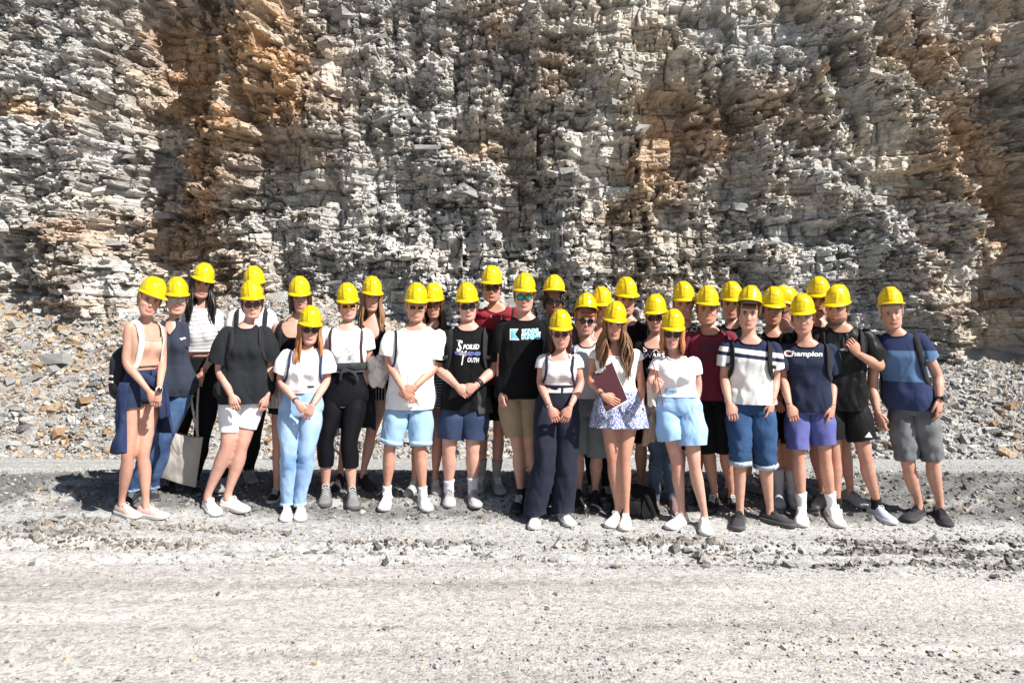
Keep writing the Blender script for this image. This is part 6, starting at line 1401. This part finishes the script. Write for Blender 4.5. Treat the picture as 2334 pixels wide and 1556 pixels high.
# 31
c = build_person(dict(label='bearded man in black gripping his backpack strap with one hand', top=(1911,650), sl=(1856,752), sr=(1982,752), er=(1999,836), wr=(1955,806), dr=(1940,782), front='r', wmax=.16, hip=(1920,915), kl=(1903,1040), kr=(1972,1040), al=(1908,1150), ar=(1998,1152), tl=(1905,1180), tr=(2018,1182), hyaw=-16, roll=2, skin=(.52, .32, .22), hair=(.05, .03, .02), beard=.85, smile=.2, ak=1.1, g=1.04, curlr=.75, tyaw=-8))
helmet(c); hair_cap(c, (.05, .03, .02), -.03, 68, .004); shirt(c, cloth('black_shiny', (0.0085, 0.0085, 0.0095), .45, .1, 1.1), 932, 'crew', .08, sleeve=.72, loose=.030, straight=1.0, fold=.018, srad=1.15)
patch(c, [(1887,792),(1930,794),(1930,800),(1887,800)], plain('grey_print', (.22, .21, .20), .6), 'chest_print', 3); patch(c, [(1917,752),(1921,752),(1921,757),(1917,757)], plain('grey_tab', (.35, .35, .35)), 'neck_tab', 1)
trousers(c, cloth('black_shell', (0.008, 0.008, 0.009), .6, .1, .5), .1, (1002, 1000), loose=.038, name='shorts'); shoes(c, 'sneaker', (.36, .40, .50), (.68, .68, .68), sock=(.015, .015, .015), sockh=.16)
patch(c, [(1966,994),(1976,982),(1984,995)], plain('white_mark', (.72, .72, .72)), 'hem_logo', 2, target=(lambda o: ([tuple(v.co+ORG[c['root']]) for v in o.data.vertices], [tuple(p.vertices) for p in o.data.polygons]))(c['root'].children[[x.name.split('.')[0] for x in c['root'].children].index('shorts')]))
backpack(c, (.018, .018, .02), 'black backpack with a pale-edged strap gripped by the bearded man', x=.13, wid=.022, buckle=True, size=(.15, .08, .22))

# ---- front row
# 16
c = build_person(dict(label='girl in a cropped pin-striped t-shirt and wide navy trousers, hands together', sex='f', top=(1276,707), sl=(1228,806), sr=(1324,806), el=(1231,872), wl=(1255,930), dl=(1270,965), er=(1324,872), wr=(1298,930), dr=(1283,965), pose='clasp', hip=(1270,925),
    kl=(1243,1050), kr=(1290,1050), al=(1220,1166), ar=(1284,1160), tl=(1216,1204), tr=(1300,1194), roll=-3, hyaw=0, skin=(.62, .37, .28), hair=(.12, .06, .035), shades=1, smile=1.0, g=.98, curl=.5))
helmet(c); hair_cap(c, (.12, .06, .035), -.06, 62, .006); glasses(c, 'round', (.02, .012, .012), (.12, .05, .03), w_=.023); hair_long(c, (.13, .07, .04), .16, 120, 24, .03, .005, thick=.009)
shirt(c, cloth('pinstripe_tee', (0.72, 0.69, 0.7), .85, .04, .5, kind='stripes', col2=(.34, .24, .27), p=dict(per=.0125, duty=.32, wob=.015)), 892, 'scoop', .11, sleeve=.42, loose=.004, straight=.1, fold=.006)
trousers(c, cloth('navy_crepe', (0.018, 0.02, 0.036), .8, .1, .7), .47, 4.80, loose=.020, flare=.036, name='wide_trousers', fold=.008, waistband=cloth('navy_band', (0.02, 0.022, 0.038)))
shoes(c, 'sneaker', (.78, .77, .76), (.80, .79, .77), mark=('stripes', (.10, .10, .12))); backpack(c, (.02, .022, .04), 'small dark bag straps over the pin-striped t-shirt', x=.11, wid=.010, body=False); band_at(c, 'l', .15, .002, .05, plain('silver', (.7, .7, .7), .25, 1), 'bracelet')

# 19
c = build_person(dict(label='girl with long wavy brown hair, patterned shorts, holding a maroon clipboard', sex='f', top=(1403,688), sl=(1348,795), sr=(1460,795), el=(1346,866), wl=(1375,902), dl=(1405,918), er=(1463,872), wr=(1461,940), dr=(1461,975), front='l', palml=(.2, 1, 0), hip=(1412,925),
    kl=(1396,1040), kr=(1424,1040), al=(1408,1165), ar=(1427,1170), tl=(1392,1196), tr=(1422,1218), roll=2, hyaw=0, nod=2, skin=(.58, .345, .24), hair=(.15, .07, .035), smile=.5, g=.98, wmax=.2, curll=.3, eb=.03, fd=.27))
helmet(c); hair_long(c, (.17, .085, .042), .36, 50, 130, .040, .020, thick=.0105)
m = cloth('white_crinkle', (0.74, 0.73, 0.7), .85, .05, 1.3); shirt(c, m, 890, 'scoop', .13, sleeve=.18, loose=.006, straight=.1, fold=.010, name='blouse', srad=1.1)
pmat = cloth('floral_print', (0.66, 0.66, 0.66), kind='print', col2=(.10, .14, .36), p=dict(s=62, s2=90, t=.052)); trousers(c, pmat, .46, (950, 950), loose=.02, name='patterned_shorts'); skirt(c, pmat, 885, 972, .055, .012, 'frilled_overskirt', waves=11, off=.016)
shoes(c, 'sneaker', (.79, .78, .76), (.78, .76, .73), size=.92); band_at(c, 'l', .15, .002, .05, plain('black_band', (.03, .03, .03)), 'bracelet'); band_at(c, 'r', .22, .002, .05, plain('black_band', (.03, .03, .03)), 'bracelet')
def clipboard():
    d = c['d0']-.195; q = [W(1347,850,d), W(1395,826,d), W(1430,910,d-.025), W(1381,938,d-.025)]; ce = sum(q, Vector())/4; t = thing('clipboard', ce, 'maroon clipboard with a metal clip held against a floral skirt', 'clipboard')
    n_ = (q[1]-q[0]).cross(q[3]-q[0]).normalized(); n_ = n_ if n_.y < 0 else -n_; V = [p+n_*.003 for p in q]+[p-n_*.003 for p in q]; mb = MB(); mb.add([tuple(v) for v in V], [(0,1,2,3),(7,6,5,4),(0,4,5,1),(1,5,6,2),(2,6,7,3),(3,7,4,0)]); mb.build('board', plain('maroon_board', (.060, .012, .018), .45), t, False)
    e = (q[1]-q[0]).normalized(); dn = (q[3]-q[0]).normalized(); m0 = q[0].lerp(q[1], .42)+dn*.012+n_*.009; rot = Matrix((e, dn, n_)).transposed(); mb = MB(); mb.box(tuple(m0), (.045, .011, .005), rot, .002); mb.box(tuple(m0+dn*.012+n_*.003), (.018, .008, .004), rot, .002); mb.build('clip', plain('clip_steel', (.75, .74, .70), .25, 1), t, False)
    mb = MB(); V = [p-n_*.006+dn*.012+e*.004 for p in q]; V = [tuple(v) for v in V]+[tuple(v+n_*.002) for v in [Vector(x) for x in V]]; mb.add(V, [(0,1,2,3),(7,6,5,4),(0,4,5,1),(1,5,6,2),(2,6,7,3),(3,7,4,0)]); mb.build('paper', plain('paper', (.75, .74, .70), .8), t, False)
clipboard()

# 22
c = build_person(dict(label='ginger girl in sunglasses, white t-shirt, baby-blue shorts and white trainers', sex='f', top=(1535,706), sl=(1490,812), sr=(1592,812), el=(1484,866), wl=(1492,892), dl=(1502,872), er=(1592,880), wr=(1578,946), dr=(1572,975), front='l', hip=(1547,930),
    kl=(1543,1052), kr=(1582,1052), al=(1554,1172), ar=(1605,1180), tl=(1532,1200), tr=(1612,1218), roll=2, hyaw=2, skin=PALE, hair=GINGER, shades=1, smile=1.2, g=1.02, lk=1.0, curl=.6, curll=1.1, wmax=.2))
helmet(c); hair_long(c, (.42, .18, .07), .115, 50, 100, .025, .006, thick=.0105); glasses(c, 'big', (.012, .010, .010), (.03, .015, .01), w_=.024)
shirt(c, cloth('white_jersey', (0.75, 0.74, 0.78), .85, .03, .5), 902, 'crew', .06, sleeve=.50, loose=.006, straight=.2, fold=.008)
sm_ = cloth('baby_blue', (0.3, 0.48, 0.74), .85, .05, .8); trousers(c, sm_, .45, (1004, 1006), loose=.026, flare=.018, name='sweat_shorts', fold=.010)
shoes(c, 'sneaker', (.80, .79, .78), (.80, .79, .76), size=.95); mb = MB(); hp_ = c['J']['wl']+c['J']['vl']*.07+Vector((0, -.02, 0)); tube(mb, [tuple(hp_+Vector((-.05, 0, .16))), tuple(hp_+Vector((-.01, -.01, .02))), tuple(hp_+Vector((.03, -.01, -.16)))], np.tile([.004, .008], (3, 1)), 6)
t = thing('folder', hp_, 'thin red-brown folder edge gripped in the fist of the ginger girl', 'folder'); mb2 = MB(); mb2.build if False else None; mb.build('cover', plain('folder_red', (.30, .09, .05), .6), t)

# 26
c = build_person(dict(label='young man in a navy and white banded t-shirt, dark denim shorts, one hand in pocket', top=(1710,660), sl=(1648,775), sr=(1774,780), el=(1652,862), wl=(1662,920), dl=(1673,955), er=(1768,864), wr=(1761,916), dr=(1754,945), hip=(1712,925),
    kl=(1688,1020), kr=(1743,1028), al=(1687,1168), ar=(1755,1168), tl=(1680,1208), tr=(1806,1198), hyaw=2, roll=3, nod=2, skin=(.62, .40, .29), hair=(.10, .05, .03), smile=.1, tip=-20, hup=.022, eb=.04, wmax=.1, front='l'))
helmet(c); hair_cap(c, (.10, .05, .03), -.04, 58, .008); z_ = lambda y: W(0, y, c['d0']).z-c['zf']
fr = MB()
for i in range(22): x_ = (i/21-.5)*.10; tube(fr, c['put'](np.array([(x_*.9, -.082, .090), (x_-.003, -.098, .070), (x_-.008, -.096, .052+.008*random.random())])*c['k']), np.array([.006, .006, .002]), 5)
fr.build('fringe', hair_mat((.09, .05, .03)), c['root']); wv, nv = (.70, .70, .68), (.020, .026, .060)
shirt(c, cloth('banded_tee', NAVY, .9, .06, .8, kind='bands', p=dict(b=[(0, wv), (z_(817), nv), (z_(809), wv), (z_(798), nv)], shear=.12)), 918, 'crew', .08, sleeve=.62, loose=.022, straight=.8, fold=.013, srad=1.05, collar=cloth('navy_collar', (0.006, 0.007, 0.015)))
patch(c, [(1731,799),(1734,799),(1735,804),(1732.5,807),(1730,803)], plain('white_thread', (.7, .7, .7)), 'chest_logo', 1)
trousers(c, cloth('dark_denim', (0.02, 0.045, 0.11), .9, .2, .8, kind='denim', col2=(.045, .10, .21)), .15, (1052, 1062), loose=.026, name='denim_shorts', kneeb=1, cuff=cloth('pale_hem', (0.35, 0.42, 0.46)), fold=.010)
shoes(c, 'sneaker', (.045, .046, .05), (.10, .10, .10), (.03, .03, .03), rough=.9, size=1.05); backpack(c, (.014, .014, .016), 'black backpack worn over the navy and white banded t-shirt', x=.125, wid=.026, buckle=True)

# 29
c = build_person(dict(label='young man with clear glasses, navy t-shirt with script logo and violet-blue shorts', top=(1829,671), sl=(1776,784), sr=(1904,784), el=(1786,862), wl=(1800,925), dl=(1812,958), er=(1898,866), wr=(1898,928), dr=(1892,960), hip=(1845,925),
    kl=(1820,1035), kr=(1880,1035), al=(1828,1158), ar=(1896,1158), tl=(1828,1208), tr=(1926,1208), hyaw=-2, roll=-2, nod=2, skin=(.60, .37, .26), hair=(.08, .04, .025), smile=.8, g=.94, sw=1.0, front='l', eb=.05, wmax=.12, curl=.55))
helmet(c); hair_cap(c, (.08, .04, .025), -.03, 62, .007); glasses(c, 'square', (.8, .8, .8), (.35, .30, .26), .10, 'glasses', thin=True, w_=.026)
shirt(c, cloth('navy_tee', (0.02, 0.027, 0.052)), 936, 'crew', .08, sleeve=.70, loose=.028, straight=.95, fold=.014, srad=1.12, collar=cloth('navy_collar', (0.006, 0.007, 0.015)))
wt = plain('white_thread', (.7, .7, .7)); lettering(c, 'C', 1805, 807, 15, wt, bold=.04, height=15); lettering(c, 'c', 1805, 807, 5, plain('red_thread', (.45, .02, .03)), bold=.06, height=6, lift=.005); lettering(c, 'hampion', 1843, 808, 62, wt, shear=.25, bold=.03, height=15); 
trousers(c, cloth('violet_blue', (0.10, 0.11, 0.30), .85, .08, .6), .1, (1020, 1014), loose=.028, name='shorts'); shoes(c, 'sneaker', (.76, .75, .72), (.74, .71, .66), sock=(.72, .72, .72), sockh=.22, size=1.05, mark=('swoosh', (.20, .03, .015)))
backpack(c, (.016, .017, .022), 'black backpack on the young man with the script-logo t-shirt', sides='r', x=.15, wid=.026)
finish_bodies()

# bag lying on the ground between legs
def ground_bag():
    p = on_ground(1445, 1172); p.z = float(ground_z(p.x, p.y)); t = thing('backpack', p, 'slumped black backpack lying on the gravel behind the clipboard girl', 'backpack'); m = cloth('nylon', (0.007, 0.007, 0.008), .75, .12, .8, 300, .05)
    th = np.linspace(0, 2*PI, 26, endpoint=False); rings = []
    for z in np.linspace(0, 1, 14):
        r = (1-z**2.6)**.5*.9+.1*(1-z); q = np.stack([.20*r*sgnpow(np.cos(th), .8)+.03*z, .12*r*sgnpow(np.sin(th), .8), .26*z+0*th], 1); q += (np.stack([vn(q[:, 0]*12, q[:, 2]*12, q[:, 1]*12, k_) for k_ in (1, 2, 3)], 1)-.5)*.05; rings.append(q+np.array(tuple(p)))
    mb = MB(); mb.grid(np.array(rings), True, True, True); mb.build('bag_body', m, t)
    for dx in (-.06, .07):
        P, u = smooth_path([tuple(p+Vector((dx, -.10, .20))), tuple(p+Vector((dx*1.4, -.17, .14))), tuple(p+Vector((dx*2.0, -.16, .04))), tuple(p+Vector((dx*2.4, -.10, .02)))], 14); mb = MB(); tube(mb, P, np.tile([.018, .004], (14, 1)), 6, (0, -1, 0)); mb.build('shoulder_strap', m, t)
    mb = MB(); mb.box(tuple(p+Vector((-.04, -.135, .09))), (.07, .02, .06), None, .015); mb.build('front_pocket', m, t)
ground_bag()

# weeds on the scree at the right
def weed(px, py, h, n, col, lab, dry=False):
    p = px_on_talus(px, py); t = thing('weed', p, lab, 'weed', 'weeds growing on the scree'); rg = np.random.RandomState(int(px)); ms, ml = plain('stalk', (.16, .07, .035), .8), plain('weed_leaf', col, .7, var=.3)
    st, lf = MB(), MB()
    for i in range(n):
        a_ = rg.uniform(0, 2*PI); ln = h*rg.uniform(.6, 1.1); lean = rg.uniform(.05, .35); b0 = p+Vector((rg.uniform(-.04, .04), rg.uniform(-.03, .03), -.02)); tip_ = b0+Vector((math.cos(a_)*lean*ln, math.sin(a_)*lean*ln, ln)); midp = b0.lerp(tip_, .5)+Vector((0, 0, .03*ln))
        P, u = smooth_path([tuple(b0), tuple(midp), tuple(tip_)], 7); tube(st, P, np.linspace(.0035, .0012, 7), 5, (1, 0, 0))
        for j in range(10 if not dry else 5):
            q = Vector(tuple(P[int(rg.uniform(1, 7))])); d = Vector((rg.normal(), rg.normal(), rg.uniform(-.2, .8))).normalized(); L = rg.uniform(.015, .045); s_ = d.cross(Vector((0, 0, 1))).normalized()*L*.28
            lf.add([tuple(q), tuple(q+d*L*.5+s_), tuple(q+d*L), tuple(q+d*L*.5-s_)], [(0, 1, 2, 3)])
    st.build('stem', ms, t); lf.build('leaves', ml, t, False)['kind'] = 'stuff'
for a_ in ((2172,850,.30,6,(.24,.07,.04),'rust-red dock plant rising above the gravel right of the grey-haired man',True),(2228,862,.30,8,(.10,.16,.035),'tall green weed at the foot of the cliff, right side',False),(2315,860,.22,8,(.10,.15,.035),'low green weed under the shaded rock at the right edge',False),
           (2300,985,.30,9,(.15,.17,.05),'yellow-green weed tuft low on the scree at the right edge',False),(2328,935,.38,7,(.24,.07,.04),'red-stemmed weed standing at the right edge of the scree',True),(2278,1000,.16,8,(.14,.17,.04),'small yellow-green weed beside the larger tuft',False),
           (1968,1050,.12,7,(.13,.17,.04),'little green weed between the legs of two men in shorts',False),(190,960,.16,6,(.30,.23,.11),'dry straw-coloured weed among stones at the left',True),(860,1010,.10,6,(.15,.17,.05),'tiny green weed behind the light blue shorts',False)): weed(*a_)
